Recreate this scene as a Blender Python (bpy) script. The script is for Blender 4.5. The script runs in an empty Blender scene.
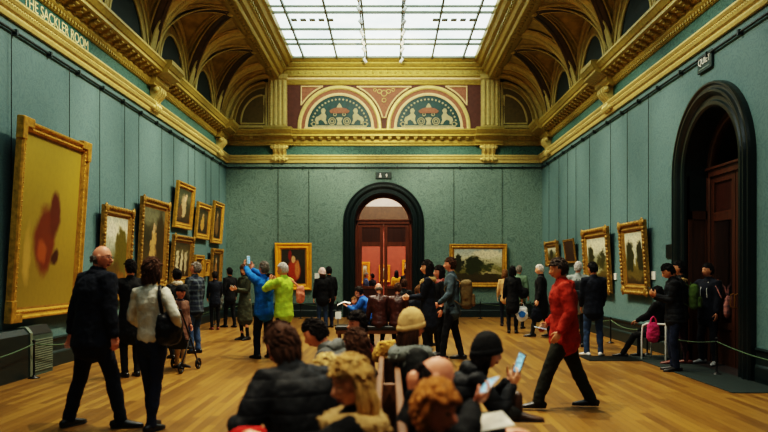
import bpy, bmesh, math, random
import numpy as np
from mathutils import Vector, Matrix, noise as mnoise
random.seed(7)
rng = np.random.default_rng(11)
V = Vector
PI = math.pi
rad = math.radians
SC = bpy.context.scene
COL = SC.collection

# ------------------------------------------------------------------ the room
F = 710.0          # focal length, pixels of a 768 wide frame
CX, CY = 389.0, 271.0
EYE = 1.62
D = 25.0           # depth of the end wall
XL, XR = -5.74, 5.39
XM = (XL + XR) / 2
YF = -4.0
ZT = 5.46

def at(px, py, Y):
    return V(((px - CX) * Y / F, Y, EYE - (py - CY) * Y / F))
def gx(px, Y):
    return (px - CX) * Y / F
def gz(py, Y):
    return EYE - (py - CY) * Y / F
def gy(py):
    return F * EYE / (py - CY)

# ------------------------------------------------------------------ materials
def lin(c):
    out = []
    for v in c[:3]:
        v = v / 255.0
        out.append(v / 12.92 if v <= 0.04045 else ((v + 0.055) / 1.055) ** 2.4)
    return (out[0], out[1], out[2], 1.0)

class NT:
    def __init__(s, name):
        s.m = bpy.data.materials.new(name)
        s.m.use_nodes = True
        s.t = s.m.node_tree
        s.n = s.t.nodes
        s.b = s.n.get('Principled BSDF')
    def node(s, typ, **kw):
        n = s.n.new(typ)
        for k, v in kw.items():
            if k.startswith('_'):
                setattr(n, k[1:], v)
            else:
                n.inputs[k.replace('__', ' ')].default_value = v
        return n
    def link(s, a, b):
        s.t.links.new(a, b)
    def coord(s, kind='Object', scale=None, rot=None):
        c = s.node('ShaderNodeTexCoord')
        o = c.outputs[kind]
        if scale is not None or rot is not None:
            mp = s.node('ShaderNodeMapping')
            if scale is not None: mp.inputs['Scale'].default_value = scale
            if rot is not None: mp.inputs['Rotation'].default_value = rot
            s.link(o, mp.inputs['Vector'])
            o = mp.outputs['Vector']
        return o
    def ramp(s, fac, stops, interp='LINEAR'):
        r = s.node('ShaderNodeValToRGB')
        cr = r.color_ramp
        cr.interpolation = interp
        while len(cr.elements) < len(stops):
            cr.elements.new(0.5)
        for e, (p, c) in zip(cr.elements, stops):
            e.position = p
            e.color = c if len(c) == 4 else lin(c)
        s.link(fac, r.inputs['Fac'])
        return r.outputs['Color']
    def mix(s, fac, a, b, mode='MIX'):
        m = s.node('ShaderNodeMix', _data_type='RGBA', _blend_type=mode)
        for sock, v in ((m.inputs[0], fac), (m.inputs[6], a), (m.inputs[7], b)):
            if isinstance(v, (int, float)): sock.default_value = v
            elif isinstance(v, tuple): sock.default_value = v if len(v) == 4 else lin(v)
            else: s.link(v, sock)
        return m.outputs[2]
    def math(s, op, a, b=None, c=None, clamp=False):
        m = s.node('ShaderNodeMath', _operation=op, _use_clamp=clamp)
        for i, v in enumerate((a, b, c)):
            if v is None: continue
            if isinstance(v, (int, float)): m.inputs[i].default_value = v
            else: s.link(v, m.inputs[i])
        return m.outputs[0]
    def noise(s, vec, scale, detail=3, rough=.55, dist=0):
        n = s.node('ShaderNodeTexNoise')
        n.inputs['Scale'].default_value = scale
        n.inputs['Detail'].default_value = detail
        n.inputs['Roughness'].default_value = rough
        n.inputs['Distortion'].default_value = dist
        if vec is not None: s.link(vec, n.inputs['Vector'])
        return n.outputs['Fac']
    def bump(s, h, strength=.3, dist=.01):
        b = s.node('ShaderNodeBump')
        b.inputs['Strength'].default_value = strength
        b.inputs['Distance'].default_value = dist
        s.link(h, b.inputs['Height'])
        s.link(b.outputs['Normal'], s.b.inputs['Normal'])

_mc = {}
def surf(key, c, rough=.6, metal=0.0, vary=.18, vscale=9, bump=0.0, bscale=60, bdist=.004, spec=None, sheen=0, stretch=None):
    """plain procedural surface: colour broken up by noise, optional bump"""
    if key in _mc: return _mc[key]
    t = NT(key)
    co = t.coord('Object', scale=stretch)
    n = t.noise(co, vscale, 4)
    a = lin(c)
    dk = tuple(x * (1 - vary) for x in a[:3]) + (1,)
    lt = tuple(min(1, x * (1 + vary)) for x in a[:3]) + (1,)
    t.link(t.ramp(n, [(.3, dk), (.7, lt)]), t.b.inputs['Base Color'])
    t.b.inputs['Roughness'].default_value = rough
    t.b.inputs['Metallic'].default_value = metal
    if spec is not None: t.b.inputs['Specular IOR Level'].default_value = spec
    if sheen: t.b.inputs['Sheen Weight'].default_value = sheen
    if bump: t.bump(t.noise(co, bscale, 3), bump, bdist)
    _mc[key] = t.m
    return t.m

def cloth(key, c, kind='plain', c2=None, rough=.85):
    key = 'fabric ' + key
    if key in _mc: return _mc[key]
    t = NT(key)
    co = t.coord('Object')
    base = lin(c)
    n = t.noise(co, 7, 4)
    dk = tuple(x * .7 for x in base[:3]) + (1,)
    lt = tuple(min(1, x * 1.25) for x in base[:3]) + (1,)
    colr = t.ramp(n, [(.3, dk), (.7, lt)])
    if kind in ('check', 'stripe'):
        sep = t.node('ShaderNodeSeparateXYZ'); t.link(co, sep.inputs[0])
        z = t.math('GREATER_THAN', t.math('SINE', t.math('MULTIPLY', sep.outputs[2], 62)), .45)
        if kind == 'check':
            x = t.math('GREATER_THAN', t.math('SINE', t.math('MULTIPLY', t.math('ADD', sep.outputs[0], sep.outputs[1]), 62)), .45)
            z = t.math('MULTIPLY', t.math('ADD', x, z), .45)
        colr = t.mix(z, colr, lin(c2))
    t.link(colr, t.b.inputs['Base Color'])
    t.b.inputs['Roughness'].default_value = rough
    t.b.inputs['Specular IOR Level'].default_value = .25
    if kind == 'quilt':
        sep = t.node('ShaderNodeSeparateXYZ'); t.link(co, sep.inputs[0])
        h = t.math('ABSOLUTE', t.math('SINE', t.math('MULTIPLY', sep.outputs[2], 34)))
        h = t.math('ADD', t.math('POWER', h, .5), t.math('MULTIPLY', t.noise(co, 22), .4))
        t.bump(h, .45, .015)
        t.b.inputs['Roughness'].default_value = .72
    elif kind == 'leather':
        t.bump(t.noise(co, 30, 3), .4, .01)
        t.b.inputs['Roughness'].default_value = .4
    elif kind == 'fur':
        t.bump(t.noise(co, 90, 3), .9, .02)
    else:
        t.bump(t.math('ADD', t.noise(co, 14, 2, dist=1.0), t.math('MULTIPLY', t.noise(co, 240), .25)), .5, .02)
    _mc[key] = t.m
    return t.m

def hairmat(key, c):
    key = 'hair ' + key
    if key in _mc: return _mc[key]
    t = NT(key)
    co = t.coord('Object', scale=(60, 60, 9))
    n = t.noise(co, 1.0, 3, dist=.8)
    b = lin(c)
    t.link(t.ramp(n, [(.3, tuple(x * .45 for x in b[:3]) + (1,)), (.72, tuple(min(1, x * 1.5) for x in b[:3]) + (1,))]), t.b.inputs['Base Color'])
    t.b.inputs['Roughness'].default_value = .7
    t.b.inputs['Specular IOR Level'].default_value = .2
    t.bump(n, 1.0, .015)
    _mc[key] = t.m
    return t.m

def skinmat(key, c):
    key = 'skin ' + key
    if key in _mc: return _mc[key]
    t = NT(key)
    n = t.noise(t.coord('Object'), 18, 3)
    b = lin(c)
    t.link(t.ramp(n, [(.3, (b[0] * .88, b[1] * .8, b[2] * .78, 1)), (.7, (min(1, b[0] * 1.08), b[1] * 1.05, b[2] * 1.02, 1))]), t.b.inputs['Base Color'])
    t.b.inputs['Roughness'].default_value = .5
    t.b.inputs['Subsurface Weight'].default_value = 0.0
    _mc[key] = t.m
    return t.m

# ------------------------------------------------------------------ mesh building
class MB:
    def __init__(s):
        s.v = []; s.f = []
    def add(s, vs, fs):
        o = len(s.v)
        s.v.extend([tuple(x) for x in vs])
        s.f.extend([tuple(i + o for i in f) for f in fs])
        return s
    def box(s, a, b, M=None):
        x0, y0, z0 = a; x1, y1, z1 = b
        vs = [V(p) for p in ((x0,y0,z0),(x1,y0,z0),(x1,y1,z0),(x0,y1,z0),(x0,y0,z1),(x1,y0,z1),(x1,y1,z1),(x0,y1,z1))]
        if M is not None: vs = [M @ v for v in vs]
        return s.add(vs, [(0,3,2,1),(4,5,6,7),(0,1,5,4),(1,2,6,5),(2,3,7,6),(3,0,4,7)])
    def rbox(s, a, b, r=.02, M=None, seg=2):
        bm = bmesh.new()
        bmesh.ops.create_cube(bm, size=1)
        c = (V(a) + V(b)) / 2; d = V(b) - V(a)
        for v in bm.verts:
            v.co = V((v.co.x * d.x + c.x, v.co.y * d.y + c.y, v.co.z * d.z + c.z))
        bmesh.ops.bevel(bm, geom=bm.edges[:], offset=min(r, min(abs(d.x), abs(d.y), abs(d.z)) * .49), segments=seg, profile=.5, affect='EDGES')
        bm.verts.index_update()
        vs = [v.co.copy() for v in bm.verts]
        if M is not None: vs = [M @ v for v in vs]
        fs = [tuple(v.index for v in f.verts) for f in bm.faces]
        bm.free()
        return s.add(vs, fs)
    def tube(s, pts, rx, ry=None, side=None, n=12, cap=True, closed=False):
        pts = [V(p) for p in pts]
        m = len(pts)
        if not hasattr(rx, '__len__'): rx = [rx] * m
        if ry is None: ry = rx
        if not hasattr(ry, '__len__'): ry = [ry] * m
        rings = []
        prev = None
        for i in range(m):
            if closed:
                t = pts[(i + 1) % m] - pts[i - 1]
            elif i == 0: t = pts[1] - pts[0]
            elif i == m - 1: t = pts[-1] - pts[-2]
            else:
                t = (pts[i + 1] - pts[i]).normalized() + (pts[i] - pts[i - 1]).normalized()
            if t.length < 1e-9: t = V((0, 0, 1))
            t.normalize()
            sd = side[i] if isinstance(side, list) else side
            if sd is None:
                if prev is None:
                    sd = V((1, 0, 0)) if abs(t.x) < .9 else V((0, 1, 0))
                else: sd = prev
            a = sd - t * sd.dot(t)
            if a.length < 1e-6:
                a = t.orthogonal()
            a.normalize(); prev = a
            b = t.cross(a)
            rings.append((pts[i], a, b, t))
        vs = []; fs = []
        for i, (p, a, b, t) in enumerate(rings):
            for k in range(n):
                th = 2 * PI * k / n
                vs.append(p + a * (math.cos(th) * rx[i]) + b * (math.sin(th) * ry[i]))
        for i in range(m - 1 + (1 if closed else 0)):
            j = (i + 1) % m
            for k in range(n):
                l = (k + 1) % n
                fs.append((i * n + k, i * n + l, j * n + l, j * n + k))
        if cap and not closed:
            for (i, sg) in ((0, -1), (m - 1, 1)):
                p, a, b, t = rings[i]
                base = i * n
                h = min(rx[i], ry[i])
                o = len(vs)
                for k in range(n):
                    th = 2 * PI * k / n
                    vs.append(p + t * (sg * h * .6) + a * (math.cos(th) * rx[i] * .75) + b * (math.sin(th) * ry[i] * .75))
                vs.append(p + t * (sg * h * .95))
                q = len(vs) - 1
                for k in range(n):
                    l = (k + 1) % n
                    fs.append((base + k, base + l, o + l, o + k) if sg > 0 else (base + l, base + k, o + k, o + l))
                    fs.append((o + k, o + l, q) if sg > 0 else (o + l, o + k, q))
        return s.add(vs, fs)
    def ball(s, c, r, nu=14, nv=9, M=None, fn=None):
        c = V(c)
        r = V(r) if hasattr(r, '__len__') else V((r, r, r))
        vs = []; fs = []
        for j in range(nv + 1):
            ph = PI * j / nv - PI / 2
            for i in range(nu):
                th = 2 * PI * i / nu
                d = V((math.cos(ph) * math.cos(th), math.cos(ph) * math.sin(th), math.sin(ph)))
                q = V((d.x * r.x, d.y * r.y, d.z * r.z))
                if fn: q = fn(d, q)
                q = q + c
                if M is not None: q = M @ q
                vs.append(q)
        for j in range(nv):
            for i in range(nu):
                l = (i + 1) % nu
                fs.append((j * nu + i, j * nu + l, (j + 1) * nu + l, (j + 1) * nu + i))
        return s.add(vs, fs)
    def prism(s, poly, d0, d1, fn):
        """polygon (u, w) extruded from depth d0 to d1; fn(u, w, d) -> point"""
        n = len(poly)
        vs = [fn(u, w, d0) for u, w in poly] + [fn(u, w, d1) for u, w in poly]
        fs = [tuple(range(n - 1, -1, -1)), tuple(range(n, 2 * n))] + [(i, (i + 1) % n, n + (i + 1) % n, n + i) for i in range(n)]
        return s.add(vs, fs)
    def lathe(s, prof, M=None, n=16):
        vs = []; fs = []
        for (r, z) in prof:
            for k in range(n):
                a = 2 * PI * k / n
                q = V((r * math.cos(a), r * math.sin(a), z))
                vs.append(M @ q if M is not None else q)
        m = len(prof)
        for i in range(m - 1):
            for k in range(n):
                l = (k + 1) % n
                fs.append((i * n + k, i * n + l, (i + 1) * n + l, (i + 1) * n + k))
        fs.append(tuple(range(n - 1, -1, -1))); fs.append(tuple(range((m - 1) * n, m * n)))
        return s.add(vs, fs)
    def mesh(s, name):
        me = bpy.data.meshes.new(name)
        me.from_pydata(s.v, [], s.f)
        bm = bmesh.new(); bm.from_mesh(me)
        bmesh.ops.recalc_face_normals(bm, faces=bm.faces)
        bm.to_mesh(me); bm.free()
        me.update()
        return me
    def build(s, name, mat, parent=None, smooth=False):
        me = s.mesh(name)
        if smooth:
            me.polygons.foreach_set('use_smooth', [True] * len(me.polygons))
        o = bpy.data.objects.new(name, me)
        COL.objects.link(o)
        for m in (mat if isinstance(mat, (list, tuple)) else [mat]):
            me.materials.append(m)
        if parent is not None: o.parent = parent
        return o

PENDING = []
def pending(o, voxel, smooth_it=3, smooth_f=.5, disp=None, after=None):
    m = o.modifiers.new('remesh', 'REMESH')
    m.mode = 'VOXEL'; m.voxel_size = voxel; m.use_smooth_shade = True
    if smooth_it:
        q = o.modifiers.new('smooth', 'SMOOTH'); q.factor = smooth_f; q.iterations = smooth_it
    if disp:
        size, strength = disp
        key = 'folds %.3f' % size
        tx = bpy.data.textures.get(key)
        if tx is None:
            tx = bpy.data.textures.new(key, 'CLOUDS'); tx.noise_scale = size; tx.noise_depth = 2
        dm = o.modifiers.new('folds', 'DISPLACE'); dm.texture = tx; dm.strength = strength
        dm.texture_coords = 'LOCAL'; dm.mid_level = .5
    PENDING.append((o, after))
    return o
def finalize():
    bpy.context.view_layer.update()
    dg = bpy.context.evaluated_depsgraph_get()
    new = []
    for o, after in PENDING:
        me = bpy.data.meshes.new_from_object(o.evaluated_get(dg))
        new.append((o, me, after))
    for o, me, after in new:
        mats = [m for m in o.data.materials]
        old = o.data
        o.modifiers.clear()
        o.data = me
        me.name = o.name.split('.')[0]
        me.materials.clear()
        for m in mats: me.materials.append(m)
        me.polygons.foreach_set('material_index', [0] * len(me.polygons))
        me.polygons.foreach_set('use_smooth', [True] * len(me.polygons))
        if after: after(me)
        me.update()
        bpy.data.meshes.remove(old)
    PENDING.clear()

def empty(name, loc=(0, 0, 0), rotz=0.0):
    o = bpy.data.objects.new(name, None)
    o.empty_display_size = .2
    o.location = loc; o.rotation_euler = (0, 0, rotz)
    COL.objects.link(o)
    return o
def tag(o, label=None, cat=None, group=None, kind=None):
    if label: o['label'] = label
    if cat: o['category'] = cat
    if group: o['group'] = group
    if kind: o['kind'] = kind
    return o
def struct(o):
    o['kind'] = 'structure'
    return o
def copy_tree(o, parent=None):
    c = o.copy(); COL.objects.link(c)
    if parent is not None: c.parent = parent
    for ch in list(o.children):
        copy_tree(ch, c)
    return c
# ================================================================== room materials
def damask(key, c, c2, amount=1.0):
    t = NT(key)
    co = t.coord('Object')
    sw = t.noise(co, 1.7, 1.5, .5, 3.2)
    sw2 = t.noise(co, 4.2, 1, .5, 2.2)
    f = t.math('ABSOLUTE', t.math('SINE', t.math('ADD', t.math('MULTIPLY', sw, 22), t.math('MULTIPLY', sw2, 7))))
    f = t.math('POWER', f, 1.6)
    n = t.noise(co, 1.1, 3)
    n2 = t.noise(co, 40, 3)
    col = t.mix(t.math('MULTIPLY', t.math('SMOOTH_MIN', t.math('MULTIPLY', f, 1.4), 1, .2), amount), c, c2)
    col = t.mix(t.math('MULTIPLY', n, .35), col, tuple(int(x * .7) for x in c))
    col = t.mix(t.math('MULTIPLY', n2, .18), col, tuple(int(x * .6) for x in c))
    t.link(col, t.b.inputs['Base Color'])
    t.b.inputs['Roughness'].default_value = .62
    t.b.inputs['Specular IOR Level'].default_value = .3
    t.bump(f, .12, .006)
    return t.m
M_wall = damask('teal damask wall cloth', (84, 114, 116), (97, 127, 126))
M_wallb = damask('green damask wall cloth', (83, 107, 102), (110, 136, 125))
M_frieze = damask('green patterned frieze', (40, 78, 74), (72, 112, 100))
M_friezeplain = surf('plain green frieze', (30, 84, 76), .7)
M_dado = surf('dark green paint', (12, 32, 32), .45, vary=.25)
M_arch = surf('near black green architrave paint', (9, 26, 26), .32, vary=.25)
M_gold = surf('old gilding', (168, 148, 70), .42, .35, vary=.2, vscale=12, bump=.25, bscale=50)
M_gold2 = surf('pale gilding', (200, 182, 112), .45, .2, vary=.16, vscale=12, bump=.2, bscale=50)
M_bronze = surf('bronze green gilding', (176, 154, 82), .45, .3, vary=.3, vscale=4)
M_brown = surf('dark brown rib paint', (70, 50, 26), .5, vary=.3)
M_redbrown = surf('red brown plaster', (84, 50, 38), .7, vary=.2)
M_pink = surf('faded red plaster', (136, 88, 62), .7, vary=.25, vscale=14)
M_cream = surf('cream plaster moulding', (214, 190, 138), .6, vary=.12)
M_green = surf('deep green tympanum', (8, 56, 52), .55, vary=.3)
M_lun = surf('dark green lunette', (16, 40, 36), .7, vary=.25)
M_wood = surf('mahogany', (84, 42, 20), .35, vary=.35, vscale=3, stretch=(6, 6, .6))
M_woodd = surf('dark mahogany panel', (52, 24, 13), .35, vary=.3, vscale=3, stretch=(6, 6, .6))
M_black = surf('black metal', (14, 15, 15), .4, .3)
M_white = surf('white enamel', (222, 222, 214), .5, vary=.05)
M_iron = surf('iron grille', (26, 32, 30), .5, .4)

def floor_mat():
    t = NT('oak strip floor')
    co = t.coord('Object')
    sep = t.node('ShaderNodeSeparateXYZ'); t.link(co, sep.inputs[0])
    pl = t.math('FLOOR', t.math('MULTIPLY', sep.outputs[0], 10.5))
    off = t.math('FRACT', t.math('MULTIPLY', t.math('SINE', t.math('MULTIPLY', pl, 12.9898)), 43758.5))
    yy = t.math('FLOOR', t.math('ADD', t.math('MULTIPLY', sep.outputs[1], .62), t.math('MULTIPLY', off, 3)))
    idv = t.math('ADD', t.math('MULTIPLY', pl, 7.13), t.math('MULTIPLY', yy, 3.71))
    r = t.math('FRACT', t.math('MULTIPLY', t.math('SINE', t.math('MULTIPLY', idv, 78.233)), 43758.5))
    mp = t.node('ShaderNodeMapping'); mp.inputs['Scale'].default_value = (30, 1.6, 1)
    t.link(co, mp.inputs['Vector'])
    g = t.noise(mp.outputs[0], 1.5, 5, .6)
    big = t.noise(co, .55, 3)
    f = t.math('ADD', t.math('MULTIPLY', r, .38), t.math('ADD', t.math('MULTIPLY', g, .30), t.math('ADD', .10, t.math('MULTIPLY', big, .32))))
    colr = t.ramp(f, [(.2, (78, 53, 19)), (.55, (122, 86, 34)), (.9, (156, 116, 50))])
    fx = t.math('FRACT', t.math('MULTIPLY', sep.outputs[0], 10.5))
    gap = t.math('LESS_THAN', fx, .06)
    colr = t.mix(t.math('MULTIPLY', gap, .55), colr, (34, 20, 7))
    t.link(colr, t.b.inputs['Base Color'])
    t.link(t.math('ADD', .26, t.math('MULTIPLY', g, .22)), t.b.inputs['Roughness'])
    t.bump(t.math('ADD', g, t.math('MULTIPLY', gap, -2.0)), .12, .004)
    return t.m
M_floor = floor_mat()

# ================================================================== shell
def wf(side):
    if side == 'left': return lambda s, p, z: V((XL + p, s, z))
    if side == 'right': return lambda s, p, z: V((XR - p, s, z))
    if side == 'back': return lambda s, p, z: V((s, D - p, z))
    if side == 'far': return lambda s, p, z: V((s, 33 - p, z))
    return lambda s, p, z: V((s, YF + p, z))
SPAN = {'left': (YF, D), 'right': (YF, D), 'back': (XL, XR), 'front': (XL, XR)}

def sweep(mb, prof, side, s0=None, s1=None, mitre=True, caps=False, step=None):
    fn = wf(side)
    a, b = SPAN[side]
    s0 = a if s0 is None else s0; s1 = b if s1 is None else s1
    n = len(prof)
    vs = [fn(s0 + (p if mitre else 0), p, z) for p, z in prof] + [fn(s1 - (p if mitre else 0), p, z) for p, z in prof]
    fs = [(i, i + 1, n + i + 1, n + i) for i in range(n - 1)]
    if caps:
        fs += [tuple(range(n)), tuple(range(2 * n - 1, n - 1, -1))]
    mb.add(vs, fs)

fl = MB().box((XL - .3, YF - .3, -.12), (XR + .3, D + .02, 0))
struct(fl.build('floor', M_floor))

def arch_wall(mb, fn, u0, u1, ztop, uc, r, zs, thick=.9):
    N = 32
    arc = [(uc - r * math.cos(PI * i / N), zs + r * math.sin(PI * i / N)) for i in range(N + 1)]
    def quad(a, b, c, d):
        mb.add([fn(a[0], 0, a[1]), fn(b[0], 0, b[1]), fn(c[0], 0, c[1]), fn(d[0], 0, d[1])], [(0, 1, 2, 3)])
    quad((u0, 0), (uc - r, 0), (uc - r, ztop), (u0, ztop))
    quad((uc + r, 0), (u1, 0), (u1, ztop), (uc + r, ztop))
    for i in range(N):
        a, b = arc[i], arc[i + 1]
        quad(a, b, (b[0], ztop), (a[0], ztop))
    return arc
def reveal(fn, uc, r, zs, p0, p1):
    N = 32
    path = [(uc - r, 0)] + [(uc - r * math.cos(PI * i / N), zs + r * math.sin(PI * i / N)) for i in range(N + 1)] + [(uc + r, 0)]
    mb = MB()
    n = len(path)
    mb.add([fn(u, p0, z) for u, z in path] + [fn(u, p1, z) for u, z in path], [(i, i + 1, n + i + 1, n + i) for i in range(n - 1)])
    return mb
def arch_sweep(mb, fn, uc, r, zs, prof, N=40, z0=0.0):
    """prof: (outward offset, projection) swept up the jamb, round the arch and down"""
    path = [(uc - r, z0, -1, 0)] + [(uc - r * math.cos(PI * i / N), zs + r * math.sin(PI * i / N), -math.cos(PI * i / N), math.sin(PI * i / N)) for i in range(N + 1)] + [(uc + r, z0, 1, 0)]
    n = len(prof)
    vs = []; fs = []
    for (u, z, nx, nz) in path:
        for (o, p) in prof:
            vs.append(fn(u + nx * o, p, z + nz * o))
    for i in range(len(path) - 1):
        for j in range(n - 1):
            fs.append((i * n + j, i * n + j + 1, (i + 1) * n + j + 1, (i + 1) * n + j))
    mb.add(vs, fs)

ZW = 8.6
R_IN, ZS = 1.01, 3.33
DOOR_B = -0.19       # centre of the end door (X)
DOOR_R = 11.84       # centre of the side door (Y)
mb = MB(); arch_wall(mb, wf('back'), XL, XR, ZW, DOOR_B, R_IN, ZS)
struct(mb.build('wall_back', M_wallb))
mb = MB(); arch_wall(mb, wf('right'), YF, D, ZT + 1.1, DOOR_R, R_IN, ZS)
struct(mb.build('wall_right', M_wall))
mb = MB(); mb.add([(XL, YF, 0), (XL, D, 0), (XL, D, ZT + 1.1), (XL, YF, ZT + 1.1)], [(0, 1, 2, 3)])
struct(mb.build('wall_left', M_wall))
mb = MB(); mb.add([(XL, YF, 0), (XR, YF, 0), (XR, YF, 9.2), (XL, YF, 9.2)], [(0, 1, 2, 3)])
struct(mb.build('wall_front', M_wall))

# baseboards with dado rail
base_prof = [(0, .5), (.05, .5), (.06, .475), (.035, .455), (.025, .44), (.025, .26), (.05, .24), (.06, .22), (.06, 0)]
for side in ('left', 'right', 'back', 'front'):
    mb = MB()
    if side == 'back':
        sweep(mb, base_prof, side, XL, DOOR_B - 1.43); sweep(mb, base_prof, side, DOOR_B + 1.43, XR)
    elif side == 'right':
        sweep(mb, base_prof, side, YF, DOOR_R - 1.43); sweep(mb, base_prof, side, DOOR_R + 1.43, D)
    else:
        sweep(mb, base_prof, side)
    struct(mb.build('baseboard_' + side, M_dado))

# entablature: picture rail, gilded moulding, frieze, cornice
mould = [(0, 5.42), (.05, 5.42), (.07, 5.47), (.07, 5.50), (.11, 5.53), (.13, 5.57), (.13, 5.60), (.15, 5.61), (.18, 5.65), (.18, 5.68), (.05, 5.70)]
frz = [(.045, 5.69), (.045, 6.03)]
corn = [(.04, 6.01), (.09, 6.02), (.09, 6.06), (.13, 6.09), (.15, 6.12), (.15, 6.21), (.19, 6.22), (.21, 6.25), (.40, 6.30), (.42, 6.30), (.42, 6.37), (.45, 6.38), (.50, 6.46), (.52, 6.48), (.52, 6.53), (0, 6.57)]
rail = [(0.03, 5.245), (.055, 5.245), (.065, 5.255), (.065, 5.27), (.055, 5.28), (.03, 5.28)]
trim_no = [0]
def trim():
    trim_no[0] += 1
    return 'trim_%d' % trim_no[0]
def dentils(mb, side):
    fn = wf(side); a, b = SPAN[side]
    s = a + .3
    PM = .30
    def blk(s0, s1, p0, p1, z0, z1):
        pts = [fn(s0, p0, z0), fn(s1, p0, z0), fn(s1, p1, z0), fn(s0, p1, z0), fn(s0, p0, z1), fn(s1, p0, z1), fn(s1, p1, z1), fn(s0, p1, z1)]
        mb.add(pts, [(0,3,2,1),(4,5,6,7),(0,1,5,4),(1,2,6,5),(2,3,7,6),(3,0,4,7)])
    while s < b - .45:
        blk(s, s + .13, .14, .36, 6.245, 6.29)
        blk(s + .015, s + .115, .14, .30, 6.205, 6.245)
        blk(s + .03, s + .10, .14, .20, 6.17, 6.205)
        s += .30
    s = a + .2
    while s < b - .25:
        blk(s, s + .06, .08, .125, 6.035, 6.085)
        s += .11
for side in ('left', 'right', 'back', 'front'):
    e = struct(empty(trim()))
    mb = MB(); sweep(mb, mould, side)
    fn = wf(side); a, b = SPAN[side]
    s = a + .25
    while s < b - .2:                       # bead enrichment along the moulding
        for q in (0,):
            mb.ball(fn(s, .125, 5.585), (.022, .022, .022), 6, 4)
        s += .075
    mb.build('gilded_moulding', M_gold2, e)
    mb = MB(); sweep(mb, frz, side); mb.build('frieze', M_frieze, e)
    mb = MB(); sweep(mb, corn, side); dentils(mb, side)
    mb.build('cornice', M_gold, e)
    mb = MB(); sweep(mb, rail, side)
    s = a + .5
    while s < b - .3:
        mb.box(*[tuple(x) for x in ((min(fn(s, 0, 0).x, fn(s + .05, .08, 0).x), min(fn(s, 0, 0).y, fn(s + .05, .08, 0).y), 5.22),
                                    (max(fn(s, 0, 0).x, fn(s + .05, .08, 0).x), max(fn(s, 0, 0).y, fn(s + .05, .08, 0).y), 5.30))])
        s += 1.1
    mb.build('picture_rail', M_dado, e)

# plain panel of the frieze that carries the room name
mb = MB(); sweep(mb, [(.05, 5.705), (.05, 6.015)], 'left', 10.7, 13.55, mitre=False)
e = struct(mb.build(trim(), M_friezeplain))
def text_mesh(name, body, size, M, mat, parent=None, ext=.004, align='CENTER', spacing=1.0, width=None):
    cu = bpy.data.curves.new(name, 'FONT')
    cu.body = body; cu.size = size; cu.extrude = ext; cu.align_x = align; cu.align_y = 'CENTER'
    cu.space_character = spacing
    o = bpy.data.objects.new(name, cu); COL.objects.link(o)
    bpy.context.view_layer.update()
    me = bpy.data.meshes.new_from_object(o.evaluated_get(bpy.context.evaluated_depsgraph_get()))
    bpy.data.objects.remove(o)
    if width:
        xs = [v.co.x for v in me.vertices]
        k = width / (max(xs) - min(xs))
        for v in me.vertices: v.co.x *= k
    me.transform(M)
    me.materials.clear(); me.materials.append(mat)
    o = bpy.data.objects.new(name, me); COL.objects.link(o)
    if parent is not None: o.parent = parent
    return o
M_letter = surf('gilt letters', (226, 214, 160), .5, vary=.05)
# text on the left wall: reads towards +Y, faces +X
ML = Matrix.Translation((XL + .055, 12.24, 5.855)) @ Matrix(((0, 0, 1, 0), (1, 0, 0, 0), (0, 1, 0, 0), (0, 0, 0, 1)))
text_mesh('lettering', 'THE SACKLER ROOM', .26, ML, M_letter, e, width=2.36)

# scroll brackets on the frieze, each with its break in the cornice
def bracket(side, s):
    fn = wf(side)
    e = struct(empty(trim()))
    w = .23
    mb = MB()
    prof = [(.04, 5.50), (.10, 5.47), (.15, 5.50), (.17, 5.56), (.14, 5.62), (.12, 5.68), (.15, 5.75), (.22, 5.82), (.27, 5.90), (.27, 5.97), (.22, 6.02), (.04, 6.03)]
    n = len(prof)
    vs = [fn(s - w, p, z) for p, z in prof] + [fn(s + w, p, z) for p, z in prof]
    mb.add(vs, [tuple(range(n)), tuple(range(2 * n - 1, n - 1, -1))] + [(i, (i + 1) % n, n + (i + 1) % n, n + i) for i in range(n)])
    for q in (-.15, 0, .15):                # raised flutes
        pts = [fn(s + q, p + .012, z) for p, z in prof[1:-1]]
        mb.tube(pts, .035, n=6)
    mb.tube([fn(s - w - .03, .2, 5.95), fn(s + w + .03, .2, 5.95)], .07, n=12)
    mb.tube([fn(s - w - .02, .12, 5.54), fn(s + w + .02, .12, 5.54)], .055, n=12)
    mb.build('scroll', M_gold2, e)
    mb = MB()
    c2 = [(p + .13, z) for p, z in corn]
    c2[0] = (0, c2[0][1]); c2[-1] = (0, c2[-1][1] + .05); c2.insert(-1, (c2[-2][0], 6.58))
    sweep(mb, c2, side, s - .48, s + .48, mitre=False, caps=True)
    mb.build('cornice_break', M_gold, e)
for s in (23.62, 17.15, 10.0 - 1.2, 3.0):
    bracket('left', s); bracket('right', s)
bracket('back', XM - 3.66); bracket('back', XM + 3.66)

# ------------------------------------------------------------------ vaulted ceiling
HB = 3.98                  # half distance between the two beams
ZC, HC = 6.56, 1.90        # springing and rise of the cove
DEP = (XR - XL) / 2 - HB   # cove depth
PITCH, HRI = 3.24, 1.62
def bay_point(u, v, off=0.0):
    """u along the room -1..1, v 0 at the beam .. 1 at the wall (local: x = v*DEP outward, y = u*HRI)"""
    m = min(abs(u), abs(v))
    h = math.sqrt(max(0.0, 1 - m * m))
    return V((v * DEP, u * HRI, h * HC - off))
ceil_e = struct(empty('ceiling'))
mb = MB()
NU, NV = 40, 20
us = [math.sin(PI / 2 * (-1 + 2 * i / NU)) for i in range(NU + 1)]
vs_ = [math.sin(PI / 2 * j / NV) for j in range(NV + 1)]
mb.add([bay_point(u, v) for u in us for v in vs_], [(i * (NV + 1) + j, (i + 1) * (NV + 1) + j, (i + 1) * (NV + 1) + j + 1, i * (NV + 1) + j + 1) for i in range(NU) for j in range(NV)])
bay_me = mb.mesh('vault_bay'); bay_me.materials.append(M_bronze)
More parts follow.
